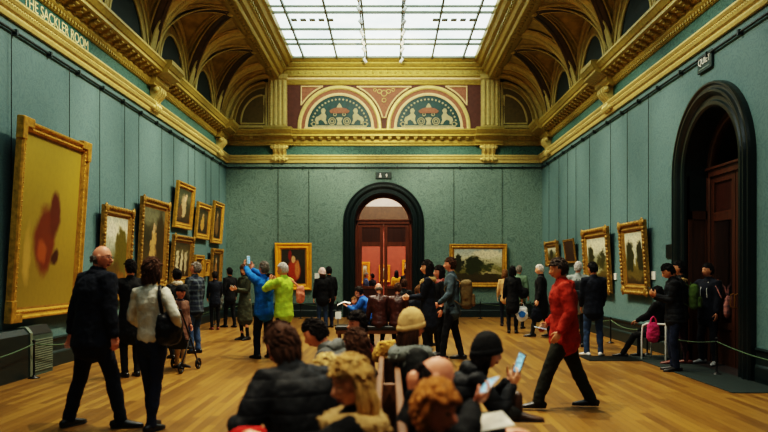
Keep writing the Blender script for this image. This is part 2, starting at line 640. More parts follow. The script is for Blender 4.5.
# ribs: band following a curve, normal direction pushed into the room
def band(mb, pts, half, side, drop, n=4):
    sh = [(-1, 0), (-1, .6), (-.7, 1), (-.25, 1), (-.25, .7), (.25, .7), (.25, 1), (.7, 1), (1, .6), (1, 0)]
    m = len(sh); vs = []; fs = []
    for i, p in enumerate(pts):
        t = (pts[min(i + 1, len(pts) - 1)] - pts[max(i - 1, 0)]).normalized()
        sd = side - t * side.dot(t); sd.normalize()
        nn = t.cross(sd)
        if nn.dot(p) > 0: nn = -nn
        for (a, b) in sh: vs.append(p + sd * (a * half) + nn * (b * drop))
    for i in range(len(pts) - 1):
        for j in range(m - 1):
            fs.append((i * m + j, i * m + j + 1, (i + 1) * m + j + 1, (i + 1) * m + j))
    mb.add(vs, fs)
trans = MB()
pts = [V((math.cos(a) * DEP, 0, math.sin(a) * HC)) for a in [PI / 2 * i / 24 for i in range(25)]]
band(trans, pts, .21, V((0, 1, 0)), .09)
for sg in (-.25, .25):
    trans.tube([p + V((-.03, sg, -.03)) for p in pts], .03, n=6)
for i in range(1, 48):              # leaf enrichment on the transverse arch
    a = PI / 2 * i / 48
    trans.ball((math.cos(a) * (DEP - .08), 0, math.sin(a) * (HC - .08)), (.03, .045, .03), 6, 4)
trans_me = trans.mesh('transverse_arch'); trans_me.materials.append(M_gold2)
dia = MB()
dg_side = MB()
for sg in (-1, 1):
    pts = []
    for i in range(26):
        a = PI / 2 * i / 25
        q = math.cos(a)
        pts.append(V((q * DEP, sg * q * HRI, math.sin(a) * HC - .01)))
    side = V((-sg * HRI, DEP, 0)).normalized()
    band(dia, pts, .13, side, .05)
    for s2 in (-.15, .15):
        dg_side.tube([p + side * s2 + V((0, 0, -.03)) for p in pts], .022, n=5)
dia_me = dia.mesh('diagonal_rib'); dia_me.materials.append(M_brown)
# wall arch, gilded panel edges on each cell, boss
for wdt, rr, px in ((.93, .045, .02), (.80, .03, .0)):
    pass
wall_arch = [V((DEP - .06, -math.cos(a) * HRI * .96, math.sin(a) * HC * .965)) for a in [PI * i / 40 for i in range(41)]]
dg_side.tube(wall_arch, .05, n=6)
wall_arch = [V((DEP - .02, -math.cos(a) * HRI * .84, math.sin(a) * HC * .85)) for a in [PI * i / 40 for i in range(41)]]
dg_side.tube(wall_arch, .035, n=6)
wam = MB()
for ka, kb, dd in ((.985, .84, .05), (.80, .66, .02)):
    pa = [V((DEP - dd, -math.cos(a) * HRI * ka, math.sin(a) * HC * ka)) for a in [PI * i / 40 for i in range(41)]]
    pb = [V((DEP - dd, -math.cos(a) * HRI * kb, math.sin(a) * HC * kb)) for a in [PI * i / 40 for i in range(41)]]
    wam.add(pa + pb, [(i, i + 1, 42 + i, 41 + i) for i in range(40)])
wall_arch = [V((DEP - .02, -math.cos(a) * HRI * .66, math.sin(a) * HC * .66)) for a in [PI * i / 40 for i in range(41)]]
dg_side.tube(wall_arch, .035, n=6)
wam_me = wam.mesh('wall_arch'); wam_me.materials.append(M_bronze)
def panel_line(uvs):
    dg_side.tube([bay_point(u, v, .02) for u, v in uvs], .03, n=5)
T = [i / 16 for i in range(17)]
for k in (.16, .24):
    # cross cell (lunette side): v > |u|
    panel_line([(-.93 + k + (0) + t * 2 * (.93 - k) if False else (-(.95 - k * 1.0) + t * 2 * (.95 - k * 1.0)), .95) for t in T if True])
    for sg in (-1, 1):
        panel_line([(sg * t * (.95 - k), k + t * (.95 - k)) for t in T])
        # cove cells: |u| > v
        panel_line([(sg * (k + t * (.80 - k)), t * (.80 - k) + .03) for t in T])
        panel_line([(sg * (k + t * (.80 - k)), .03) for t in T])
        panel_line([(sg * .80, .03 + t * (.80 - k)) for t in T])
dg_side.ball((.03, 0, HC - .06), (.09, .09, .06), 10, 6)
lines_me = dg_side.mesh('gilded_rib_edge'); lines_me.materials.append(M_gold2)
lun = MB()
N = 24
lp = [(-HRI, 0)] + [(-math.cos(PI * i / N) * HRI, math.sin(PI * i / N) * HC) for i in range(N + 1)] + [(HRI, 0)]
lun.add([(DEP + .01, a, b) for a, b in lp], [tuple(range(len(lp)))])
lun_me = lun.mesh('lunette'); lun_me.materials.append(M_lun)
def put(me, loc, flip):
    o = bpy.data.objects.new(me.name.split('.')[0], me); COL.objects.link(o)
    o.location = loc
    if flip: o.rotation_euler = (0, 0, PI)
    o.parent = ceil_e
Y0V = 23.62
for side in (0, 1):
    X = XM + (-HB if side == 0 else HB)
    for b in range(9):
        yc = Y0V - HRI - b * PITCH
        if yc < YF: continue
        for me in (bay_me, dia_me, lines_me, lun_me, wam_me): put(me, (X, yc, ZC), side == 0)
        put(trans_me, (X, yc + HRI, ZC), side == 0)
    # plain barrel strip against the end wall, with its arch
    mb = MB()
    q = [(math.cos(a) * DEP, math.sin(a) * HC) for a in [PI / 2 * i / 24 for i in range(25)]]
    sgn = -1 if side == 0 else 1
    mb.add([(X + sgn * a, Y0V, ZC + b) for a, b in q] + [(X + sgn * a, D, ZC + b) for a, b in q], [(i, i + 1, 26 + i, 25 + i) for i in range(24)])
    for yy, r_ in ((Y0V + .45, .05), (Y0V + .62, .035), (Y0V + .95, .05)):
        mb.tube([V((X + sgn * (a * .985), yy, ZC + b * .985)) for a, b in q], r_, n=6)
    mb.build('end_arch', M_bronze, ceil_e)
    put(trans_me, (X, D - .2, ZC), side == 0)
    # beam between cove and skylight
    mb = MB()
    pr = [(HB + .12, ZC + HC + .10), (HB + .10, ZC + HC - .02), (HB + .02, ZC + HC - .08), (HB - .06, ZC + HC - .10), (HB - .30, ZC + HC - .10), (HB - .33, ZC + HC - .05), (HB - .33, ZC + HC + .02), (HB - .42, ZC + HC + .04), (HB - .48, ZC + HC + .14), (HB - .54, ZC + HC + .16), (HB - .54, ZC + HC + .30), (HB - .66, ZC + HC + .34), (HB - .72, ZC + HC + .44), (HB - .80, ZC + HC + .48), (HB - .84, ZC + HC + .60)]
    n = len(pr)
    mb.add([(XM + sgn * a, YF, b) for a, b in pr] + [(XM + sgn * a, D, b) for a, b in pr], [(i, i + 1, n + i + 1, n + i) for i in range(n - 1)])
    y = YF + .2
    while y < D - .3:
        mb.ball((XM + sgn * (HB - .18), y, ZC + HC - .11), (.06, .06, .03), 6, 4)
        mb.box((XM + sgn * (HB - .55) - .03, y, ZC + HC + .18), (XM + sgn * (HB - .55) + .03, y + .1, ZC + HC + .27))
        y += .22
    for b in range(9):
        mb.ball((XM + sgn * (HB - .14), Y0V - b * PITCH, ZC + HC - .08), (.14, .14, .08), 10, 6)
    mb.build('ceiling_beam', M_gold, ceil_e)

# ------------------------------------------------------------------ attic of the end wall
fnB = wf('back')
ae = struct(empty(trim()))
ax0, ax1 = XM - 3.42, XM + 3.42
mb = MB(); mb.box((ax0, D - .05, 6.5), (ax1, D - .02, 8.35)); mb.build('attic_panel', M_redbrown, ae)
# mouldings above the attic up to the skylight
ap = [(.03, 8.15), (.07, 8.16), (.09, 8.20), (.09, 8.24), (.13, 8.26), (.13, 8.30), (.16, 8.34), (.16, 8.40), (.20, 8.44), (.20, 8.47), (.14, 8.48), (.14, 8.66), (.18, 8.67), (.20, 8.71), (.20, 8.75), (.24, 8.77), (.28, 8.84), (.28, 8.90), (.34, 8.93), (.40, 9.02), (.40, 9.10)]
mb = MB(); sweep(mb, ap, 'back', XM - 4.0, XM + 4.0, mitre=False)
x = XM - 3.5
while x < XM + 3.5:
    mb.ball((x, D - .145, 8.57), (.045, .02, .045), 8, 5)
    mb.box((x + .10, D - .16, 8.52), (x + .15, D - .14, 8.62))
    x += .26
x = XM - 3.5
while x < XM + 3.5:
    mb.box((x, D - .31, 8.85), (x + .07, D - .26, 8.895)); x += .13
mb.build('upper_cornice', M_gold, ae)
mb = MB(); sweep(mb, [(.06, 8.28), (.175, 8.32), (.175, 8.385)], 'back', ax0, ax1, mitre=False); mb.build('cream_fillet', M_cream, ae)
LR = 1.13
for ci, sg in enumerate((-1, 1)):
    xc = XM + sg * 1.565
    z0 = 6.66
    def af(u, p, z): return V((xc + u, D - p, z0 + z))
    for nm, m, r0, prf in (('outer_arch_band', M_gold2, LR, [(.21, .03), (.21, .09), (.25, .11), (.33, .11), (.35, .07), (.36, .03)]),
                           ('middle_arch_band', M_pink, LR, [(.08, .068), (.21, .068)]),
                           ('inner_arch_band', M_cream, LR, [(-.01, .02), (-.01, .08), (.03, .09), (.08, .09), (.09, .05)])):
        mb = MB(); arch_sweep(mb, lambda u, p, z: V((xc + u, D - p, z0 + z)), 0, r0, 0.0, prf, z0=-.06); mb.build(nm, m, ae)
    mb = MB()
    N = 32
    poly = [(-math.cos(PI * i / N) * LR, math.sin(PI * i / N) * LR) for i in range(N + 1)]
    mb.add([af(a, .055, b) for a, b in poly], [tuple(range(N + 1))])
    ty = mb.build('tympanum', M_green, ae)
    # painted arabesque: urn, two rearing beasts, scrolls, beaded border
    def fig(mb, poly, mirror=True):
        for s in ((1, -1) if mirror else (1,)):
            mb.prism([(s * a, b) for a, b in poly], .055, .068, lambda u, w, d: af(u, d, w))
    g = MB()
    for i in range(1, 24):
        a = PI * i / 24
        g.ball(af(-math.cos(a) * .99, .058, math.sin(a) * .99), (.034, .01, .034), 8, 5)
    beast = [(.30, .12), (.36, .26), (.34, .42), (.40, .50), (.36, .60), (.42, .68), (.50, .66), (.53, .58), (.50, .50), (.58, .42), (.70, .36), (.74, .26), (.68, .12), (.62, .12), (.62, .24), (.52, .28), (.44, .22), (.38, .12)]
    fig(g, [(a * 1.0 + .12, b) for a, b in beast])
    fig(g, [(0, .58), (.07, .60), (.10, .70), (.05, .80), (0, .86)])
    fig(g, [(0, .10), (.10, .10), (.06, .22), (.12, .34), (0, .36)])
    for s in (1, -1):
        for (cx_, cz_, r_) in ((.26, .22, .12), (.26, .22, .06), (.90, .12, .07), (.16, .46, .05)):
            pts = [af(s * cx_ + math.cos(t) * r_, .062, cz_ + math.sin(t) * r_) for t in [2 * PI * i / 16 for i in range(16)]]
            g.tube(pts, .017, n=5, closed=True)
    g.prism([(-.95, .02), (.95, .02), (.95, .07), (-.95, .07)], .055, .07, lambda u, w, d: af(u, d, w))
    g.build('arabesque', surf('painted arabesque', (168, 160, 120), .7, vary=.15), ae)
    g = MB()
    g.prism([(-.30, .50), (.30, .50), (.36, .58), (.24, .66), (.08, .70), (-.08, .70), (-.24, .66), (-.36, .58)], .07, .082, lambda u, w, d: af(u, d, w))
    g.build('canopy_ornament', M_pink, ae)
    mb = MB(); mb.box((xc - LR - .1, D - .10, z0 - .08), (xc + LR + .1, D - .03, z0 + .0)); mb.build('sill', M_cream, ae)
# spandrels between and beside the arches
def spand(pts, edge=M_gold2):
    mb = MB(); mb.prism(pts, .05, .06, lambda u, w, d: V((u, D - d, w))); mb.build('spandrel', M_pink, ae)
    mb = MB(); mb.tube([V((u, D - .07, w)) for u, w in pts], .032, n=6, closed=True); mb.build('spandrel_moulding', M_cream, ae)
def arcpts(xc, r, a0, a1, n=10):
    return [(xc + r * math.cos(a0 + (a1 - a0) * i / n), 6.66 + r * math.sin(a0 + (a1 - a0) * i / n)) for i in range(n + 1)]
ra = LR + .42
lft = arcpts(XM - 1.565, ra, rad(67), rad(13))
spand(lft + [(2 * XM - a, b) for a, b in lft[::-1]])
sl = arcpts(XM - 1.565, ra, rad(112), rad(150))
spand(sl + [(sl[-1][0], sl[0][1])])
spand([(2 * XM - a, b) for a, b in sl + [(sl[-1][0], sl[0][1])]])
g = MB()
for i, (dx, dz, r_) in enumerate(((0, 7.86, .10), (-.16, 7.93, .07), (.16, 7.93, .07), (0, 7.62, .07), (-.32, 7.98, .05), (.32, 7.98, .05))):
    g.tube([V((XM + dx + math.cos(t) * r_, D - .062, dz + math.sin(t) * r_)) for t in [2 * PI * i / 14 for i in range(14)]], .014, n=5, closed=True)
g.build('spandrel_scrolls', M_gold2, ae)
# pilasters and corner panels
for sg in (-1, 1):
    mb = MB()
    xa, xb = XM + sg * 3.40, XM + sg * 4.06
    lo, hi = min(xa, xb), max(xa, xb)
    mb.box((lo, D - .16, 6.5), (hi, D - .02, 8.52))
    for q in range(4):
        xx = lo + .10 + q * .155
        mb.rbox((xx - .05, D - .2, 6.72), (xx + .05, D - .15, 8.3), .02)
    mb.box((lo - .03, D - .22, 6.52), (hi + .03, D - .15, 6.68)); mb.box((lo - .03, D - .22, 8.34), (hi + .03, D - .15, 8.5))
    z = 6.74
    xo = (lo + .1) if sg < 0 else (hi - .1)
    while z < 8.3:
        mb.ball((xo, D - .2, z), (.05, .03, .03), 6, 4); z += .085
    mb.build('pilaster', M_gold2, ae)
    # backing coloured dark for the gap's shade, and quarter-round panel
    def qf(u, w, d): return V((XM + sg * (HB + .10 + u), D - d, ZC + .06 + w))
    def quarter(k):
        w0, h0 = (DEP - .14), (HC - .12)
        return [(w0 * k[0], h0 * k[0])] if False else [(w0 * k * math.sin(a) + (1 - k) * .30, h0 * k * math.cos(a) + (1 - k) * .38) for a in [PI / 2 * i / 20 for i in range(21)]] + [((1 - k) * .30, (1 - k) * .38)]
    mb = MB(); mb.prism([(-.2, 0), (DEP, 0), (DEP, .02)] + [((DEP) * math.cos(a), HC * math.sin(a)) for a in [PI / 2 * i / 20 for i in range(1, 21)]] + [(-.2, HC)], .02, .04, lambda u, w, d: qf(u, w, d)); mb.build('corner_backing', surf('shade brown backing', (26, 20, 11), .7), ae)
    mb = MB()
    mb.prism(quarter(.88), .04, .10, qf); mb.build('corner_panel', M_gold, ae)
    mb = MB()
    mb.prism(quarter(.74), .10, .115, qf); mb.build('corner_panel_field', surf('dull olive gilding', (104, 88, 40), .55, .2), ae)
    mb = MB()
    for k, r_ in ((.88, .05), (.74, .025), (.56, .04)):
        mb.tube([qf(u, w, .105) for u, w in quarter(k)], r_, n=6, closed=True)
    mb.build('corner_panel_moulding', M_gold2, ae)

# ------------------------------------------------------------------ skylight
def laylight_mat():
    t = NT('lit laylight glass')
    co = t.coord('Object')
    n = t.noise(co, .8, 3)
    n2 = t.noise(co, 6, 2)
    colr = t.ramp(t.math('ADD', t.math('MULTIPLY', n, .75), t.math('MULTIPLY', n2, .25)), [(.3, (192, 212, 212)), (.65, (236, 246, 242))])
    t.link(colr, t.b.inputs['Base Color'])
    t.link(colr, t.b.inputs['Emission Color'])
    t.b.inputs['Emission Strength'].default_value = SKY_EMIT
    t.b.inputs['Roughness'].default_value = .4
    return t.m
SKY_EMIT = 1.35
YSK = 1.0
sk = struct(empty('window_1'))
SX, SZ = 3.14, ZC + HC + .60
mb = MB(); mb.add([(XM - SX - .1, YSK, SZ), (XM + SX + .1, YSK, SZ), (XM + SX + .1, D - .3, SZ), (XM - SX - .1, D - .3, SZ)], [(0, 1, 2, 3)])
mb.build('pane', laylight_mat(), sk)
M_bar = surf('grey green glazing bar', (112, 120, 100), .5, vary=.1)
mb = MB()
for x in (304, 337, 367, 400, 432, 463):
    X = gx(x, 24.6)
    mb.box((X - .025, YSK, SZ - .10), (X + .025, D - .3, SZ - .005))
y = D - .42
i = 0
while y > YSK:
    mb.box((XM - SX - .05, y - .03, SZ - .07), (XM + SX + .05, y + .03, SZ - .005))
    if i % 2 == 1:
        mb.box((XM - SX - .05, y - .48, SZ - .06), (XM + SX + .05, y - .43, SZ - .005))
    y -= 1.42; i += 1
mb.build('glazing_bar', M_bar, sk)
mb = MB(); mb.box((XM - SX - .2, YF, SZ - .06), (XM + SX + .2, YSK, SZ + .1)); mb.build('light_block_panel', M_bronze, ceil_e)  # added out of view; closes the skylight overhead to darken the foreground
mb = MB()
for sg in (-1, 1):
    for yy in (20.95, 14.2):
        for q in range(5):
            X = XM + sg * (1.55 + q * .27)
            mb.rbox((X - .09, yy - .1, SZ - .05), (X + .09, yy + .1, SZ - .005), .03)
mb.build('through_glass_dash', surf('grey dash', (168, 178, 176), .6), sk)  # grey dashes stand in for fixtures dimly seen through the glass

# spotlight tracks under the skylight
def make_spot():
    r = empty('spotlight'); r.scale = (.8, .8, .8)
    mb = MB(); mb.box((-.02, -.02, -.06), (.02, .02, .0)); mb.tube([(0, 0, -.05), (0, 0, -.13)], .012, n=8); mb.build('bracket', M_white, r)
    M = Matrix.Translation((0, 0, -.17)) @ Matrix.Rotation(rad(38), 4, 'Y')
    mb = MB(); mb.lathe([(.035, .10), (.055, .085), (.06, .0), (.065, -.11), (.058, -.115), (.05, -.06)], M, 14); mb.build('lamp_housing', M_white, r, True)
    return r
spot0 = None
k = 0
for X in (-.82, .43):
    mb = MB(); mb.box((X - .02, 4, SZ - .155), (X + .02, D - .6, SZ - .10))
    tag(mb.build('light_track', M_bar), 'long %s spotlight track fixed under the skylight' % ('left-hand' if X < 0 else 'right-hand'), 'light track')
    for y in (24.1, 22.9, 22.2, 21.3, 20.4, 19.4, 18.6):
        if spot0 is None: o = spot0 = make_spot()
        else: o = copy_tree(spot0)
        o.location = (X, y, SZ - .155)
        o.rotation_euler = (0, 0, (0 if X > 0 else PI) + (.5 if k % 3 == 0 else -.35))
        tag(o, 'small white spotlight hanging from the %s track under the skylight' % ('left' if X < 0 else 'right'), 'spotlight', 'spotlights on the %s skylight track' % ('left' if X < 0 else 'right'))
        k += 1

# ------------------------------------------------------------------ doors
arch_prof = [(0, -.05), (0, .05), (.03, .08), (.09, .08), (.11, .05), (.17, .05), (.20, .10), (.24, .13), (.28, .13), (.30, .09), (.34, .09), (.37, .12), (.40, .12), (.415, .08), (.415, 0)]
def glass_mat(key, tint, alpha=.8):
    t = NT(key)
    g = t.node('ShaderNodeBsdfGlossy'); g.inputs['Roughness'].default_value = .05
    tr = t.node('ShaderNodeBsdfTransparent'); tr.inputs['Color'].default_value = lin(tint)
    fr = t.node('ShaderNodeFresnel'); fr.inputs['IOR'].default_value = 1.35
    mx = t.node('ShaderNodeMixShader')
    t.link(fr.outputs[0], mx.inputs[0]); t.link(tr.outputs[0], mx.inputs[1]); t.link(g.outputs[0], mx.inputs[2])
    out = t.n.get('Material Output'); t.link(mx.outputs[0], out.inputs['Surface'])
    return t.m
M_glass = glass_mat('door glass', (226, 222, 216))
def door(side, uc, name, dep=.42, wood=None):
    wood = wood or M_wood
    fn = wf(side)
    mb = MB(); arch_sweep(mb, fn, uc, R_IN, ZS, arch_prof)
    struct(mb.build(trim(), M_arch, smooth=False))
    mb = reveal(fn, uc, R_IN, ZS, 0.0, -1.0)
    struct(mb.build(trim(), M_arch))
    d = struct(empty(name))
    def bar(mb, u0, u1, z0, z1, p0=-dep - .06, p1=-dep + .03):
        a = fn(u0, p0, z0); b = fn(u1, p1, z1)
        mb.box((min(a.x, b.x), min(a.y, b.y), z0), (max(a.x, b.x), max(a.y, b.y), z1))
    r = R_IN - .02
    fr = MB()
    arch_sweep(fr, fn, uc, r - .09, ZS, [(0, -dep - .06), (0, -dep + .05), (.03, -dep + .07), (.11, -dep + .07)])
    bar(fr, uc - r, uc + r, 3.30, 3.42, -dep - .08, -dep + .07)
    bar(fr, uc - r, uc + r, 3.42, 3.46, -dep - .08, -dep + .11)
    fr.build('door_frame', wood, d)
    N = 28
    ar = [(uc - (r - .08) * math.cos(PI * i / N), ZS + (r - .08) * math.sin(PI * i / N)) for i in range(N + 1)]
    g = MB(); g.add([fn(u, -dep, z) for u, z in ar], [tuple(range(N + 1))])
    g.build('fanlight_pane', M_glass, d)
    for sg in (-1, 1):
        lf = MB()
        i0 = uc + sg * .012; i1 = uc + sg * (r - .09)
        lo, hi = min(i0, i1), max(i0, i1)
        bar(lf, lo, lo + .12, 0, 3.30); bar(lf, hi - .12, hi, 0, 3.30)
        for (a, b) in ((0, .28), (.62, .74), (.98, 1.08), (2.50, 2.66), (3.18, 3.30)):
            bar(lf, lo + .12, hi - .12, a, b)
        leaf = lf.build('door_leaf', wood, d)
        pn = MB()
        for (a, b) in ((.28, .62), (.74, .98), (2.66, 3.18)):  # topmost panel stands in for a pane dark with reflection
            bar(pn, lo + .12, hi - .12, a, b, -dep - .03, -dep)
        pn.build('wood_panel', M_woodd, leaf)
        g = MB()
        for (a, b) in ((1.08, 2.50),):
            g.add([fn(lo + .12, -dep, a), fn(hi - .12, -dep, a), fn(hi - .12, -dep, b), fn(lo + .12, -dep, b)], [(0, 1, 2, 3)])
        g.build('glass_pane', M_glass, leaf)
        h = MB(); uu = lo + .06 if sg > 0 else hi - .06
        h.tube([fn(uu, -dep + .03, 1.0), fn(uu, -dep + .08, 1.02), fn(uu, -dep + .08, 1.22), fn(uu, -dep + .03, 1.24)], .012, n=8)
        h.build('door_handle', surf('brass', (170, 130, 60), .3, .8), leaf)
    return d
door('back', DOOR_B, 'door_1')
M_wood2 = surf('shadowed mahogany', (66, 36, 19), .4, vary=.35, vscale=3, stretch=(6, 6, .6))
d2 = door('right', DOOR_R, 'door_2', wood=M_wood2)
mb = MB()
yj = DOOR_R + R_IN
for (a, b, c, e_) in ((.0, .36, 0, .30), (.0, .36, 1.15, 1.27), (.0, .36, 2.55, 2.70), (.0, .06, 0, 2.70), (.30, .36, 0, 2.70)):
    mb.box((XR + .02 + a, yj - .05, c), (XR + .02 + b, yj - .005, e_))
mb.box((XR + .03, yj - .025, .05), (XR + .37, yj - .004, 2.66))
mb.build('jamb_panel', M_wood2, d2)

# the red room beyond the end door
M_red = surf('red damask of the next room', (146, 70, 50), .7, vary=.12, vscale=5)
mb = MB().box((-4.2, D + .9, -.12), (4.0, 33.2, 0)); struct(mb.build('floor', M_floor))
mb = MB(); mb.add([(-4.2, 33, 0), (4, 33, 0), (4, 33, 4.25), (-4.2, 33, 4.25)], [(0, 1, 2, 3)]); struct(mb.build('wall_far_room_back', M_red))
mb = MB(); mb.add([(-4.2, D + 1, 0), (-4.2, 33, 0), (-4.2, 33, 4.25), (-4.2, D + 1, 4.25)], [(0, 1, 2, 3)]); struct(mb.build('wall_far_room_left', M_red))
mb = MB(); mb.add([(4, D + 1, 0), (4, 33, 0), (4, 33, 4.25), (4, D + 1, 4.25)], [(0, 1, 2, 3)]); struct(mb.build('wall_far_room_right', M_red))
mb = MB(); arch_wall(mb, lambda s, p, z: V((s, D + 1.0 - p, z)), -4.2, 4.0, 6.2, DOOR_B, R_IN, ZS); struct(mb.build('wall_far_room_front', M_red))
mb = MB()
mb.box((-4.2, 32.75, 3.7), (4.0, 33.05, 4.6)); mb.box((-4.2, D + 1, 4.2), (-3.95, 33, 4.5)); mb.box((3.75, D + 1, 4.2), (4.0, 33, 4.5))
struct(mb.build(trim(), M_brown))
mb = MB()
mb.add([(-4.2, 33, 4.45), (4, 33, 4.45), (4, 32, 6.2), (-4.2, 32, 6.2), (-4.2, D + 1, 6.2), (4, D + 1, 6.2), (-4.2, 33, 6.2), (4, 33, 6.2)], [(0, 1, 2, 3), (3, 2, 5, 4), (0, 3, 6), (1, 2, 7)])
mb.add([(-4.2, D + 1, 4.4), (-4.2, 33, 4.4), (-4.2, 33, 6.3), (-4.2, D + 1, 6.3)], [(0, 1, 2, 3)])
mb.add([(4, D + 1, 4.4), (4, 33, 4.4), (4, 33, 6.3), (4, D + 1, 6.3)], [(0, 1, 2, 3)])
struct(mb.build('ceiling_far_room', surf('white cove', (226, 226, 220), .8, vary=.05)))
# the lobby beyond the side door, its darkness put into the wall colour
M_lobby = surf('dark lobby gloom', (30, 18, 14), .8)
mb = MB()
x0, x1, y0, y1 = XR + 1.0, XR + 4.0, 9.5, 14.5
mb.add([(x0, y0, 0), (x1, y0, 0), (x1, y1, 0), (x0, y1, 0), (x0, y0, 5), (x1, y0, 5), (x1, y1, 5), (x0, y1, 5)], [(0, 1, 2, 3), (4, 5, 6, 7), (0, 1, 5, 4), (1, 2, 6, 5), (2, 3, 7, 6)])
mb.add([(XR - .05, DOOR_R - R_IN, .001), (x0, DOOR_R - R_IN, .001), (x0, DOOR_R + R_IN, .001), (XR - .05, DOOR_R + R_IN, .001)], [(0, 1, 2, 3)])
arch_wall(mb, lambda s, p, z: V((x0 + .001, s, z)), y0, y1, 5.0, DOOR_R, R_IN, ZS)
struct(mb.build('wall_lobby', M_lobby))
mb = MB(); mb.add([(DOOR_B - R_IN, D - .02, .001), (DOOR_B + R_IN, D - .02, .001), (DOOR_B + R_IN, D + 1, .001), (DOOR_B - R_IN, D + 1, .001)], [(0, 1, 2, 3)])
struct(mb.build('floor_threshold', surf('dark threshold stone', (40, 34, 26), .6)))

# signs over the doors
M_plate = surf('dark green sign plate', (10, 40, 36), .5)
s = empty('direction_sign', (DOOR_B, D - .03, 4.98)); tag(s, 'small dark sign with white figure and arrow above the end door', 'sign')
mb = MB().rbox((-.28, -.015, -.115), (.28, .02, .115), .01); mb.build('plate', M_plate, s)
mb = MB()
fz = lambda u, w, d: V((u, -d, w))
mb.ball((-.115, -.018, .055), (.026, .006, .026), 10, 6)
mb.prism([(-.16, -.065), (-.07, -.065), (-.08, -.01), (-.095, .03), (-.135, .03), (-.15, -.01)], .015, .022, fz)
mb.prism([(.06, .0), (.105, .06), (.15, .0), (.12, .0), (.12, -.065), (.09, -.065), (.09, .0)], .015, .022, fz)
mb.build('pictogram', M_white, s)
s = empty('notice_sign', (XR - .03, 11.6, 5.0)); tag(s, 'small dark QUIET sign plate high above the side doorway', 'sign')
Yc = .5 * (XR * F / (700 - CX) + XR * F / (714.5 - CX)); s.location = (XR - .03, Yc, gz(62, Yc))
mb = MB().rbox((-.02, -.27, -.15), (.02, .27, .15), .01); mb.build('plate', M_plate, s)
MR = Matrix.Translation((-.022, 0, .03)) @ Matrix(((0, 0, -1, 0), (-1, 0, 0, 0), (0, 1, 0, 0), (0, 0, 0, 1)))
text_mesh('lettering', 'QUIET', .17, MR, M_white, s, width=.44)
mb = MB().box((-.024, -.2, -.10), (-.02, .2, -.085)); mb.build('rule', surf('grey rule', (120, 140, 130), .6), s)

# floor grilles and the dark matting at the side door
def grille(x0, x1, y0, y1, label):
    mb = MB(); mb.box((x0, y0, .0), (x1, y1, .006))
    x = x0 + .03
    while x < x1 - .02:
        mb.box((x, y0 + .03, .006), (x + .018, y1 - .03, .014)); x += .045
    tag(mb.build('floor_grille', M_iron), label, 'floor grille')
grille(gx(584, 13.1), gx(636, 13.1), 12.75, 13.5, 'dark iron floor grille set in the boards before the man in white trainers')
mb = MB().rbox((4.55, 9.4, 0), (XR - .07, 13.6, .012), .005); tag(mb.build('door_mat', surf('dark green matting', (18, 34, 32), .9)), 'dark green mat on the floor before the side doorway', 'mat')
# ================================================================== pictures
def paint_mat(key, sky, land, blobs, warp=.12, nscale=5, grain=.5):
    """a painted canvas: a vertical wash broken by brush noise, then soft patches (x, z, rx, rz, colour, softness)"""
    t = NT('canvas ' + key)
    g = t.coord('Generated')
    sep = t.node('ShaderNodeSeparateXYZ'); t.link(g, sep.inputs[0])
    nz = t.node('ShaderNodeTexNoise'); nz.inputs['Scale'].default_value = nscale; nz.inputs['Detail'].default_value = 8; nz.inputs['Roughness'].default_value = .62
    t.link(g, nz.inputs['Vector'])
    s2 = t.node('ShaderNodeSeparateColor'); t.link(nz.outputs['Color'], s2.inputs[0])
    x = t.math('ADD', sep.outputs[0], t.math('MULTIPLY', t.math('SUBTRACT', s2.outputs[0], .5), warp * 2))
    z = t.math('ADD', sep.outputs[2], t.math('MULTIPLY', t.math('SUBTRACT', s2.outputs[1], .5), warp * 2))
    n = len(sky) + len(land)
    stops = [(i / (n - 1), c) for i, c in enumerate(land + sky)]
    col = t.ramp(z, stops)
    for (bx, bz, rx, rz, c, sf) in blobs:
        dx = t.math('DIVIDE', t.math('SUBTRACT', x, bx), rx)
        dz = t.math('DIVIDE', t.math('SUBTRACT', z, bz), rz)
        r2 = t.math('ADD', t.math('MULTIPLY', dx, dx), t.math('MULTIPLY', dz, dz))
        f = t.node('ShaderNodeMapRange'); f.inputs['From Min'].default_value = 1 + sf; f.inputs['From Max'].default_value = max(0, 1 - sf)
        t.link(r2, f.inputs['Value'])
        col = t.mix(f.outputs[0], col, c)
    fine = t.noise(g, 22, 6, .65)
    col = t.mix(t.math('SMOOTH_MIN', t.math('MULTIPLY', t.math('GREATER_THAN', fine, .53), grain), 1, .1), col, t.mix(.6, col, (16, 12, 6)))
    col = t.mix(t.math('MULTIPLY', fine, .3), col, t.mix(.5, col, (18, 14, 8)))
    t.link(col, t.b.inputs['Base Color'])
    t.b.inputs['Roughness'].default_value = .45
    t.bump(fine, .1, .003)
    return t.m
G_frame = surf('picture frame gilding', (192, 146, 54), .38, .45, vary=.35, vscale=12, bump=.5, bscale=45, bdist=.01)
G_frame2 = surf('dull picture frame gilding', (146, 112, 44), .42, .4, vary=.45, vscale=16, bump=.8, bscale=40, bdist=.015)
G_yellow = surf('bright yellow gilding', (236, 164, 28), .4, .3, vary=.15, vscale=6, bump=.2, bscale=60)
G_liner = surf('inner gilt liner', (150, 110, 44), .45, .4, vary=.25)

